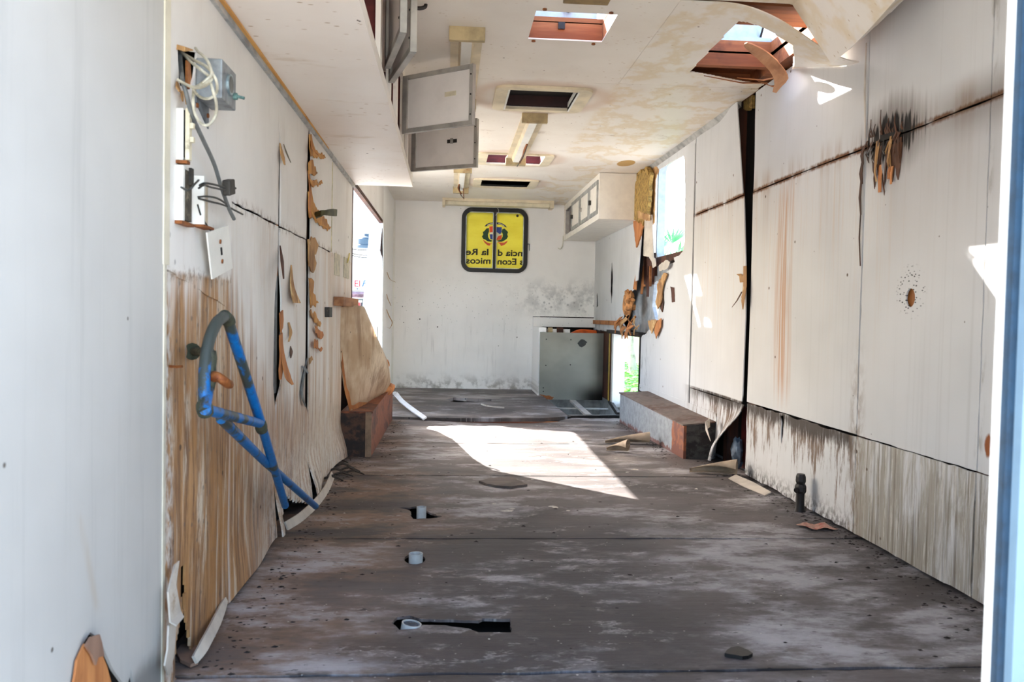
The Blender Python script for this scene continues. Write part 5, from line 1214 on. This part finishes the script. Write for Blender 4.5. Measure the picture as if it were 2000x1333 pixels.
# hanging switch plate, tilted
pl = [ZJ(405, 455, .030), ZJ(446, 440, .030), ZJ(455, 524, .022), ZJ(415, 546, .022)]
t = thing('switch_plate', ZJ(430, 546, .022), 'loose white switch cover plate hanging askew on left wall', 'switch plate')
n_ = (pl[1] - pl[0]).cross(pl[3] - pl[0]).normalized()
if n_.x < 0: n_ = -n_
MB().add(pl + [p - n_ * .004 for p in pl], [(0, 1, 2, 3), (7, 6, 5, 4), (0, 4, 5, 1), (1, 5, 6, 2), (2, 6, 7, 3), (3, 7, 4, 0)]).build('plate', WHITEPL, t)
uu = (pl[1] - pl[0]); vv = (pl[3] - pl[0])
def onp(s, q): return pl[0] + uu * s + vv * q + n_ * .0008
MB().obox(onp(.53, .50), uu * .03, vv * .085, n_ * .0008).build('toggle_slot', BLACKGAP, t)
for q in (.28, .72): MB().tube([onp(.5, q), onp(.5, q) + n_ * .003], .006, 10).build('screw', RUSTY, t)

# ------------------------------------------------------------------ blue pipe frame
pf = thing('bent_pipework', (-.56, 2.6, .3), 'blue painted welded water pipe bent into triangle on left wall', 'pipework')
O = lambda u, v, o: LW(u, v, XL + o)
top = O(440, 618, .10); elb = O(400, 800, .11)
n1 = O(510, 828, .115)
R_ = .0135
bend = smooth_path([O(399, 790, .10), O(399, 740, .095), O(402, 700, .092), O(410, 660, .092), O(424, 630, .096), O(437, 619, .10)], 6)
MB().tube(bend, R_, 12).build('bent_pipe', BLUEP, pf, smooth=60)
footA = FL(558, 990, .03); footB = FL(617, 990, .02)
A2 = O(557, 988, .06); B2 = O(617, 990, .09)
MB().tube([O(444, 622, .10), n1], R_, 12).build('front_pipe', BLUEP, pf, smooth=60)
MB().tube([n1, A2], R_, 12).build('front_pipe', BLUEP, pf, smooth=60)
MB().tube([elb, n1], R_ * .95, 12).build('cross_pipe', BLUEP, pf, smooth=60)
MB().tube([O(432, 818, .095), O(520, 905, .075), B2], R_, 12).build('brace_pipe', BLUEP, pf, smooth=60)
MB().tube([O(407, 762, .10), elb], R_ * .9, 12).build('stub_pipe', BLUEP, pf, smooth=60)
for (p, q, r) in ((O(438, 617, .10), O(448, 630, .10), .017), (O(398, 790, .10), O(402, 808, .11), .0185), (n1 + V((0, -.012, .004)), n1 + V((0, .012, -.02)), .0175)):
    MB().tube([p, p.lerp(q, .5), q], [r * .9, r, r * .9], 12).build('pipe_coupling', BRASS, pf, smooth=60)
tapz = thing('water_tap', O(412, 700, .1), 'corroded green brass tap with rusty orange handle inside blue pipe', 'tap')
MB().tube([O(412, 686, .10), O(412, 700, .10), O(411, 716, .10), O(410, 745, .10), O(408, 762, .10)], [.012, .014, .013, .014, .012], 12).build('tap_body', BRASS, tapz, smooth=50)
MB().tube([O(374, 687, .002), O(376, 687, .012), O(380, 687, .014), O(402, 688, .085), O(412, 690, .10)], [.021, .021, .011, .010, .011], 12).build('wall_union', BRASS, tapz, smooth=50)
MB().tube(smooth_path([O(415, 738, .105), O(424, 735, .12), O(434, 742, .13), O(442, 748, .135), O(450, 753, .135)], 4), [.012, .012, .013, .011, .010, .010, .010, .011, .011, .011, .011, .011, .011, .011, .011, .010, .008], 10).build('tap_handle', RUSTY, tapz, smooth=60)
# small odds and ends
MB().tube([O(332, 716, .002), O(344, 717, .02), O(356, 716, .035)], .0035, 6).build('bent_nail', RUSTY, None, label='long rusty nail sticking out of brown stained wall left of tap', cat='nail')
MB().tube([O(489, 781, .002), O(489, 781, .008)], .012, 4).build('wall_anchor', PVC, None, label='small white wall anchor between blue pipes', cat='anchor')
MB().ribbon(smooth_path([O(612, 423, .0), O(628, 417, .05), O(645, 415, .08), O(656, 416, .09)], 4), V((0, .3, 1)), [.028, .028, .027, .027, .026, .024, .024, .03, .034, .036, .036, .036, .034], .012).build('strap_stub', OLIVE, None, smooth=40, label='flattened olive metal stub poking from torn left wall seam', cat='metal stub')
for k, (u0, v0, u1, v1, l) in enumerate(((653, 494, 662, 540, 'blank wall plate on left wall, nearer of two by window opening'), (671, 502, 680, 545, 'blank wall plate right at the dark post of left window opening'))):
    a, b = LW(u0, v0), LW(u1, v1); MB().box(XL + .001, XL + .006, a.y, b.y, b.z, a.z).build('blank_plate', plain('stained_ivory', (206, 198, 174), .5, var=.2, sc=20), None, label=l, cat='wall plate')
curl([(683, 495), (681, 505), (678, 514)], [.02, .04, .02], plain('yellow_tag', (214, 190, 40), .5), .012, name='yellow_tape')
a, b = LW(655, 588), LW(686, 598); wb_ = MB().box(XL - .0, XL + .055, LW(651, 590).y, LW(683, 590).y, b.z - .005, b.z + .045)
wb_.build('wood_block', wood('block_wood', (150, 104, 70), (176, 128, 90), (84, 52, 34), along=1), None, bevel=.003, label='short rough wooden block fixed on left wall below window opening', cat='wood block')
a = LW(632, 600); MB().box(XL + .002, XL + .03, a.y, a.y + .10, LW(632, 620).z, LW(632, 600).z).build('wall_bracket', BLACKPL, None, label='small dark metal bracket on left wall beside wooden block', cat='bracket')
# white plastic trim leaning over wheel box
p = smooth_path([V((-.50, 7.05, .14)), FL(770, 768, .13), FL(785, 784, .075), FL(805, 800, .05), FL(830, 818, .02)], 5)
MB().ribbon(p, V((.6, .8, .3)), .05, .012).build('plastic_trim', PVCW, None, smooth=40, label='bent white plastic trim strip lying from left wheel box to floor', cat='trim strip')

# ------------------------------------------------------------------ floor fittings and litter
def stub(u, v, r, h, label, lean=(0, 0), mat=PVC, cap=None):
    p = FL(u, v); t = thing('pipe_stub', (p.x, p.y, -.05), label, 'pipe stub'); q = p + V((lean[0], lean[1], h))
    pts = [p + V((0, 0, -.055)), q]
    b_ = MB(); b_.tube(pts, r, 18, cap=False); b_.tube(pts, r * .86, 18, cap=False)
    n = 18; d = (pts[1] - pts[0]).normalized(); 
    k0 = n; rim_o = [n + i for i in range(n)]; rim_i = [3 * n + i for i in range(n)]
    b_.f += [(rim_o[i], rim_o[(i + 1) % n], rim_i[(i + 1) % n], rim_i[i]) for i in range(n)]
    b_.build('pipe', mat, t, smooth=40)
    MB().tube([p + V((0, 0, -.05)), p + (q - p) * .55], r * .85, 18).build('pipe_inside', cap or BLACKGAP, t, smooth=40)
    return t
stub(823, 1011, .021, .045, 'small grey plastic pipe stub in splintered floor hole, farthest of three')
stub(812, 1097, .025, .028, 'short grey pipe stub in round floor hole, middle of three', cap=plain('dusty_fill', (150, 146, 138), .8, var=.4, sc=60))
stub(797, 1222, .028, .006, 'flush pipe stub with broken rim by the long black floor slot', lean=(.01, 0), cap=plain('blue_black_fill', (52, 66, 84), .6, var=.6, sc=60, dirt=((180, 190, 196), .56)))
vp = FL(1580, 1000); vx = XR - .045
t = thing('valve_stub', (vx, 3.66, 0), 'dark rusty valve pipe standing on floor against right wall', 'valve')
MB().tube([(vx, 3.66, 0), (vx, 3.66, .02), (vx, 3.66, .05), (vx, 3.66, .085)], [.026, .020, .019, .019], 10).build('pipe', BLACKG, t, smooth=40)
MB().tube([(vx, 3.66, .085), (vx, 3.66, .095), (vx, 3.66, .115), (vx, 3.66, .125)], [.022, .027, .027, .022], 8).build('union_nut', BLACKG, t)
MB().tube([(vx - .03, 3.64, .10), (vx + .0, 3.66, .105)], .012, 8).build('side_port', BLACKG, t)
MB().tube([(vx, 3.66, .125), (vx, 3.66, .14), (vx, 3.66, .16), (vx, 3.66, .172)], [.018, .024, .023, .018], 8).build('cap', RUSTY if 0 else BLACKG, t)
p = FL(1592, 1031); MB().grid(lambda s, q: (p.x - .07 + .125 * s + .02 * q, p.y + .03 - .085 * q, .004 + .010 * sin(5 * s + 2 * q) ** 2), 8, 5, (0, 0, .0015)).build('sweet_wrapper', PAPER, None, smooth=40, label='faded printed wrapper lying on floor near right wall valve', cat='wrapper')
SCROLL = plain('weathered_veneer_scrap', (176, 156, 132), .7, var=.25, sc=9, dirt=((120, 92, 66), .56))
def roll(c, length, rad, turns, dirv, label, mat=SCROLL, seed=0):
    """curled veneer scrap, a loose scroll lying on the floor"""
    d = V((dirv[0], dirv[1], 0)).normalized(); nrm = V((-d.y, d.x, 0))
    def fn(s, t_):
        a = -pi * .62 + (turns + .25 * t_) * 2 * pi * s; r = rad * (.22 + .78 * t_) * (.75 + .25 * s)
        q = V(c) + d * length * (t_ - .5) + nrm * (r * cos(a) + .10 * length * sin(pi * t_)); q.z = .003 + r * (1 + sin(a)) + .012 * t_
        return q
    return MB().grid(fn, 18, 10, (0, 0, .002)).build('veneer_scroll', mat, None, smooth=60, label=label, cat='veneer scrap')
pA = FL(1225, 868); roll((pA.x, pA.y, 0), .30, .040, .68, (1, -.15), 'long curled veneer scroll on floor nearer the right wheel box')
pB = FL(1205, 884); roll((pB.x, pB.y, 0), .15, .042, .62, (.9, -.6), 'short curled veneer scrap beside the sunlit floor edge')
pC = FL(1392, 928); roll((pC.x, pC.y, 0), .26, .045, .6, (1, -.5), 'white curled veneer strip on floor below torn right wall gap')
a, b = FL(1430, 936), FL(1500, 968)
MB().ribbon([a + V((0, 0, .012)), a.lerp(b, .5) + V((0, 0, .010)), b + V((0, 0, .006))], V((.9, .5, .25)), [.06, .07, .05], .005).build('veneer_board', CURLW, None, label='flat white board strip lying at foot of right wall', cat='veneer scrap')
MB().plate(2, .004, .012, jag(fpoly((344, 1282), (354, 1268), (376, 1264), (389, 1276), (387, 1302), (372, 1308), (352, 1298)), .02, .004, 3)).build('bark_chip', wood('grey_brown_chip', (124, 98, 82), (140, 110, 92), (92, 66, 50), along=0), None, label='flat grey brown plywood chip on floor at foot of left wall', cat='wood chip')
MB().ribbon(smooth_path([FL(940, 790, .016), FL(955, 794, .03), FL(985, 797, .022)], 4), V((0, 0, 1)), .012, .01).build('white_splinter', CURLW, None, label='thin pale splinter on rear floor before end wall', cat='splinter')
r_ = random.Random(77)
dm = MB()
def chip(mb, x, y, s, z=.0):
    n = r_.randint(3, 5); ph = r_.uniform(0, 6); h_ = s * r_.uniform(.12, .4)
    el = r_.uniform(.4, 1)
    base = [(x + s * cos(ph + 2 * pi * k / n) * r_.uniform(.6, 1.1), y + el * s * sin(ph + 2 * pi * k / n) * r_.uniform(.6, 1.1), z + .0005) for k in range(n)]
    mb.add(base + [(x + r_.uniform(-.2, .2) * s, y, z + h_)], [tuple(range(n))[::-1]] + [(k, (k + 1) % n, n) for k in range(n)])
for _ in range(1700):
    k = r_.random()
    if k < .38: x, y = XR - abs(r_.gauss(0, .07)), r_.uniform(1.6, 5.0)
    elif k < .60: x, y = XL + .05 + abs(r_.gauss(0, .07)), r_.uniform(1.9, 5.0)
    elif k < .75: x, y = 1.43 - abs(r_.gauss(0, .05)), r_.uniform(5.0, 6.8)
    elif k < .82: x, y = -.42 + abs(r_.gauss(0, .06)), r_.uniform(5, 6.7)
    else: x, y = r_.uniform(XL + .1, XR - .1), r_.uniform(1.6, 6.5)
    chip(dm, x, y, r_.choice((.003, .004, .005, .006, .008, .012)))
dm.build('debris', plain('dark_litter', (46, 38, 34), .9, var=.6, sc=60), None, kind='stuff', label='dark crumbs and grit scattered over rotten plywood floor', cat='debris')
pm = MB()
for (u, v, s) in ((990, 999, .035), (1000, 995, .02), (1078, 990, .028), (1085, 992, .02), (1240, 918, .03), (1225, 923, .015), (1360, 956, .018), (965, 985, .01), (1110, 998, .012), (908, 784, .025), (990, 785, .03), (1203, 896, .02), (1040, 937, .012), (775, 898, .012)):
    p = FL(u, v); chip(pm, p.x, p.y, s)
for _ in range(140):
    chip(pm, r_.uniform(XL + .1, XR - .05), r_.uniform(1.7, 8.5), r_.choice((.003, .004, .006)), .0)
pm.build('paint_flakes', plain('white_flakes', (216, 210, 198), .8, var=.15, sc=60), None, kind='stuff', label='white paint flakes scattered over rotten plywood floor', cat='paint flakes')
dk = MB()
for (uvs) in (((935, 944), (965, 938), (1000, 937), (1018, 945), (1030, 951), (1000, 955), (968, 953), (950, 950)),):
    dk.plate(2, .001, .012, jag([xy(FL(*q)) for q in uvs], .03, .008, 5))
dk.build('wood_scrap', wood('grey_scrap', (92, 82, 76), (112, 100, 92), (58, 50, 46), along=0), None, label='grey rotten wood scrap at sunlit edge in mid floor', cat='wood scrap')
sl = MB().plate(2, .001, .010, jag([xy(FL(*q)) for q in ((1415, 1284), (1428, 1272), (1442, 1270), (1470, 1284), (1450, 1290))], .02, .006, 5)).build('black_scrap', RUBBER, None, label='black rubber scrap on the near floor by doorway', cat='rubber scrap')
cl = MB()
for (u, v) in ((660, 905), (670, 915), (655, 925), (682, 922), (690, 928), (668, 932), (648, 940)):
    p = FL(u, v); cl.ribbon([p + V((-.05, 0, .01)), p + V((0, .01, .025)), p + V((.06, -.01, .004))], V((0, 1, .4)), [.01, .02, .004], .004)
cl.build('bark_litter', BLACKG, None, kind='stuff', label='dark twisted bark litter by left wheel box corner', cat='litter')

# ------------------------------------------------------------------ doorway edge at the right
jy = YD
dj = MB().box(.722, .728, 1.043, 1.052, -.1, 2.2).build('door_1', WHITEEN, kind='structure')
MB().box(.728, .738, 1.03, 1.06, -.1, 2.2).build('door_frame', BLUESTEEL, dj)
MB().box(.738, XR + .12, 1.015, 1.045, -.1, 2.2).build('door_surround', PALEBLUE, dj)

# ------------------------------------------------------------------ outside
def ground_mat():
    m = Mat('ground'); n = m.noise(.6, .6, 0, d=5); n2 = m.noise(9, 9, 0, d=4, o=3)
    gr = m.mix(n2.step(.3, .7), (74, 92, 44), (104, 122, 60)); so = m.mix(n2.step(.3, .7), (184, 180, 172), (206, 201, 192))
    return m.done(m.mix((m.x + (n - .5) * 1.5).step(1.6, 2.8) * m.y.step(8.5, 11), so, gr), .9, bump=n2, bs=.3, bd=.02)
MB().box(-70, 70, -30, 120, GZ - .1, GZ).build('ground', ground_mat(), kind='structure')
LEAF = Mat('ground_cover_leaf')
_q = LEAF.noise(7, 7, 7, d=2); LEAF = LEAF.done(LEAF.mix(_q.step(.35, .65), (58, 128, 56), (96, 168, 62)), .5, trans=.3)
gc = MB(); r_ = random.Random(3)
for _ in range(5200):
    y = r_.uniform(11.0, 26); xc = 1.0 + (y / 22.2) * 4.4 - .6
    x = xc + r_.uniform(-1.6, 1.5) ; z = GZ + r_.uniform(.03, .22); s = r_.uniform(.05, .12); a = r_.uniform(0, 6.28); tl = r_.uniform(-.5, .5)
    u_ = V((cos(a), sin(a), tl * .6)) * s; w_ = V((-sin(a), cos(a), r_.uniform(-.5, .5))) * s * .6; c = V((x, y, z))
    gc.add([c - u_, c + w_ * .8 - u_ * .2, c + u_, c - w_ * .8 - u_ * .2], [(0, 1, 2, 3)])
gc.build('ground_cover', LEAF, None, kind='stuff', label='low bright green leafy ground cover beyond the service opening', cat='ground cover')
BARK = wood('pale_bark', (176, 166, 152), (198, 188, 172), (110, 96, 84))
tk = on(1238, 738, 2, GZ); up_ = on(1229, 650, 1, tk.y - .2)
t = thing('tree', tk, 'pale spotted tree trunk rising from green ground cover outside', 'tree')
tipp = up_ + (up_ - tk) * 1.6
MB().tube(smooth_path([tk + V((0, 0, -.05)), tk.lerp(up_, .25), tk.lerp(up_, .6), up_, tipp, tipp + V((-.2, -.1, 2.0))], 4), [.15, .13, .12, .112, .108, .105, .10, .10, .10, .10, .10, .10, .095, .095, .09, .09, .085, .08, .07, .06, .05], 12).build('trunk', BARK, t, smooth=60)
br = MB(); tw = MB(); r_ = random.Random(8)
top_ = tipp + V((-.2, -.1, 2.0))
for k in range(26):
    a = r_.uniform(0, 6.28); L = r_.uniform(.8, 2.2); e = top_ + V((cos(a) * L, sin(a) * L, r_.uniform(-.9, 1.2)))
    m_ = top_.lerp(e, .5) + V((0, 0, .2)); br.tube(smooth_path([top_, m_, e], 3), [.04, .035, .03, .025, .02, .015, .01], 5)
    for q in range(5):
        f = m_.lerp(e, r_.random()); b = f + V((r_.uniform(-.5, .5), r_.uniform(-.5, .5), r_.uniform(-.4, .4))); tw.tube([f, b], [.010, .003], 4)
br.build('branch', BARK, t); o = tw.build('twigs', BARK, t, kind='stuff')
# bare shrub seen through the right window
t = thing('bare_shrub', (4.4, 17, GZ), 'thin leafless bush faintly visible through the right window', 'shrub')
sb = MB(); r_ = random.Random(21); base = V((4.6, 17, GZ))
sb.tube([base, base + V((0, 0, 2.0)), base + V((.1, 0, 2.8))], [.05, .04, .03], 6)
sb.build('stem', BARK, t)
tw = MB()
for k in range(90):
    f = base + V((r_.uniform(-.2, .2), 0, r_.uniform(1.8, 2.8))); e = f + V((r_.uniform(-1.4, 1.4), r_.uniform(-.6, .6), r_.uniform(-.3, 1.0))); m_ = f.lerp(e, .5) + V((0, 0, r_.uniform(-.1, .2)))
    tw.tube(smooth_path([f, m_, e], 3), [.012, .010, .009, .007, .006, .005, .003], 4)
tw.build('twigs', BARK, t, kind='stuff')
# palm
pc_ = on(1282, 512, 1, 10.0); t = thing('palm', (pc_.x, 10.0, GZ), 'small green palm with pointed fronds below right window', 'palm')
PALM = Mat('palm_leaf'); PALM = PALM.done(PALM.mix(PALM.noise(12).step(.3, .7), (44, 130, 78), (80, 166, 96)), .45, trans=.25)
MB().tube([(pc_.x, 10, GZ), (pc_.x, 10, pc_.z - .12)], [.10, .06], 8).build('trunk', BARK, t)
r_ = random.Random(2); hub = V((pc_.x, 10.0, pc_.z - .08))
for k in range(10):
    a = math.radians(-10 + 38 * k); el = r_.uniform(.2, .7); fr = MB()
    d = V((cos(a), sin(a) * .9, 0)); L = r_.uniform(.45, .62)
    e = hub + d * L * .55 + V((0, 0, el * .42)); fr.tube([hub, e], [.008, .004], 5)
    for q in range(11):
        b = math.radians(-80 + 16 * q); dd = V((d.x * cos(b) - d.y * sin(b) * .7, d.y * cos(b) + d.x * sin(b) * .7, .35 * cos(b) + .25))
        tip = e + dd.normalized() * .36; sd = dd.cross(V((0, 0, 1))).normalized()
        fr.add([e, e.lerp(tip, .4) + sd * .018, tip, e.lerp(tip, .4) - sd * .018], [(0, 1, 2, 3)])
    fr.build('frond', PALM, t)
p = on(1213, 755, 2, GZ + .15); lumpy((p.x, p.y, GZ + .18), (.10, .08, .07), 6, 8, 6, .3).build('plastic_bag', WHITEPL, None, smooth=30, label='crumpled white plastic bag lying on green ground cover', cat='plastic bag')
p = on(1207, 772, 2, GZ + .03); MB().box(p.x - .25, p.x + .12, p.y - .15, p.y + .1, GZ, GZ + .14).build('clay_brick', plain('orange_brick', (206, 110, 70), .8), None, label='orange brick chunk on the ground just past service opening', cat='brick')

# the shop building across the yard at the left
BY = 30.0
B = lambda u, v, y=BY: on(u, v, 1, y)
WHITEW = plain('white_stucco', (236, 232, 226), .8, var=.05, sc=2)
bd = thing('shop_building', (-5.5, BY, GZ), 'white two storey shop building with lettered sign across the yard', 'building')
bl, brr = -10.0, 0.5
zr = B(715, 491).z
MB().box(bl, brr, BY, BY + 6, GZ, zr).build('wall', WHITEW, bd)
MB().box(bl - .1, brr + .1, BY - .08, BY + .1, zr - .08, zr + .10).build('parapet', WHITEW, bd)
a, b = B(721, 515), B(740, 545)
wf = MB().box(a.x, b.x, BY - .05, BY - .02, b.z, a.z).build('window', plain('pale_window_glass', (206, 210, 212), .3), bd)
for k in range(7): x = a.x + (b.x - a.x) * k / 6; MB().box(x - .012, x + .012, BY - .08, BY - .055, b.z, a.z).build('grille_bar', plain('grey_grille', (150, 150, 150), .6) if k == 0 else bpy.data.materials['grey_grille'], wf)
for k in range(6): z = b.z + (a.z - b.z) * k / 5; MB().box(a.x, b.x, BY - .08, BY - .055, z - .012, z + .012).build('grille_bar', bpy.data.materials['grey_grille'], wf)
s0, s1 = B(670, 546), B(760, 569)
sg = MB().box(s0.x, s1.x, BY - .10, BY - .02, s1.z, s0.z).build('sign_board', plain('white_sign', (244, 244, 244), .5, var=.02), bd)
def sign_text(s_, u0, u1, vb, vt, mat, shear=0, off=0):
    vs_, fs = text2d(s_, shear=shear, offset=off); x0 = min(p[0] for p in vs_); x1 = max(p[0] for p in vs_); h_ = max(p[1] for p in vs_)
    A, Bq = B(u0, vb, BY - .105), B(u1, vb, BY - .105); hh = B(u0, vt, BY - .105).z - A.z
    mb = MB(); mb.add([A + (Bq - A) * ((x - x0) / (x1 - x0)) + V((0, 0, hh * y / h_)) for x, y in vs_], fs); return mb.build('lettering', mat, sg)
sign_text('El', 692.5, 703.5, 560, 548, flatcol('sign_red', (214, 40, 48)), off=.012)
sign_text('Flac', 707, 738, 560, 548, flatcol('sign_blue', (40, 96, 160)), .25, .008)
sign_text('parqueos &', 701, 736, 566.5, 562.5, flatcol('sign_grey', (120, 124, 122)))
dotm = MB(); c = B(698, 564.5, BY - .105); dotm.tube([c, c + V((0, -.01, 0))], .035, 8); dotm.build('sign_dot', bpy.data.materials['sign_grey'], sg)
ra, rb = B(670, 573), B(760, 580)
TILE = plain('dull_mauve_tiles', (168, 134, 140), .8, var=.3, sc=6)
aw = MB()
for k in range(26):
    x = ra.x + (rb.x - ra.x) * k / 25; aw.tube([(x, BY - .1, ra.z), (x, BY - .7, rb.z)], .07, 6)
aw.build('tiled_awning', TILE, bd)
RAILM = plain('grey_green_rail', (96, 104, 100), .6)
lf = thing('yard_fence', (-3.5, BY - 2, GZ), 'grey pipe railing with slatted gate before the shop building', 'fence')
fy = BY - 2
a, b = on(660, 585, 1, fy), on(765, 586, 1, fy)
MB().tube([a, b], .028, 8).build('top_rail', RAILM, lf)
for u in (678, 709, 740): p = on(u, 586, 1, fy); MB().tube([V((p.x, fy, GZ)), p], .022, 8).build('post', RAILM, lf)
for k in range(13):
    v = 603 + 7 * k; p, q = on(712, v, 1, fy), on(745, v, 1, fy); MB().box(p.x, q.x, fy - .02, fy + .02, p.z - .025, p.z + .025).build('slat', plain('grey_slat', (150, 150, 150), .6) if k == 0 else bpy.data.materials['grey_slat'], lf)
for k, (u, c) in enumerate(((695, (196, 48, 60)), (700, (210, 90, 90)), (706, (90, 80, 84)), (690, (150, 40, 50)))):
    p = on(u, 598, 1, fy + .6); t = MB().box(p.x - .05, p.x + .05, fy + .5 + .15 * k, fy + .6 + .15 * k, GZ, p.z + .12)
    t.build('crate_stack', plain('crate_%d' % k, c, .6), None, label='%s crate column standing behind yard railing' % ('dark red', 'pale red', 'charcoal', 'maroon')[k if k < 3 else 3], cat='crate')
pcar = on(732, 645, 1, 20); lb = MB().box(pcar.x - .3, pcar.x + .1, 20, 20.4, GZ, pcar.z + .1)
lb.build('blue_drum', plain('blue_drum_paint', (86, 120, 170), .5), None, bevel=.04, label='blue bin standing in yard beyond left window opening', cat='bin')
tt = thing('water_tank', on(718, 492, 1, 33), 'dark blue ribbed water tank on shop building roof', 'water tank')
tc = on(716, 490, 1, 33); zt0 = on(716, 490, 1, 33).z; z1 = on(716, 468, 1, 33).z; rr = on(737, 480, 1, 33).x - tc.x
TANK = plain('dark_blue_tank', (40, 70, 92), .5, var=.2, sc=2)
MB().tube([(tc.x, 33, zr + .1 + (0)), (tc.x, 33, zt0), (tc.x, 33, zt0 + .04), (tc.x, 33, zt0 + (z1 - zt0) * .45), (tc.x, 33, zt0 + (z1 - zt0) * .5), (tc.x, 33, z1), (tc.x, 33, z1 + .05), (tc.x, 33, z1 + .12)], [rr * .96, rr * .96, rr, rr, rr * .95, rr * .95, rr * .85, rr * .3], 20).build('body', TANK, tt, smooth=30)
MB().tube([(tc.x, 33, z1 + .05), (tc.x, 33, z1 + .22)], rr * .28, 14).build('lid', TANK, tt, smooth=30)
for k, (v0, v1) in enumerate(((487, 482), (493, 497), (496, 503))):
    a, b = on(660, v0, 1, 24), on(760, v1, 1, 24); m_ = (a + b) / 2 + V((0, 0, -.06))
    MB().tube(smooth_path([a + (a - b) * 2, a, m_, b, b + (b - a) * 2], 5), .012, 5).build('power_cable', WIREB, None, label='overhead power cable crossing before the tank, %s strand' % ('highest', 'middle', 'lowest')[k], cat='cable')
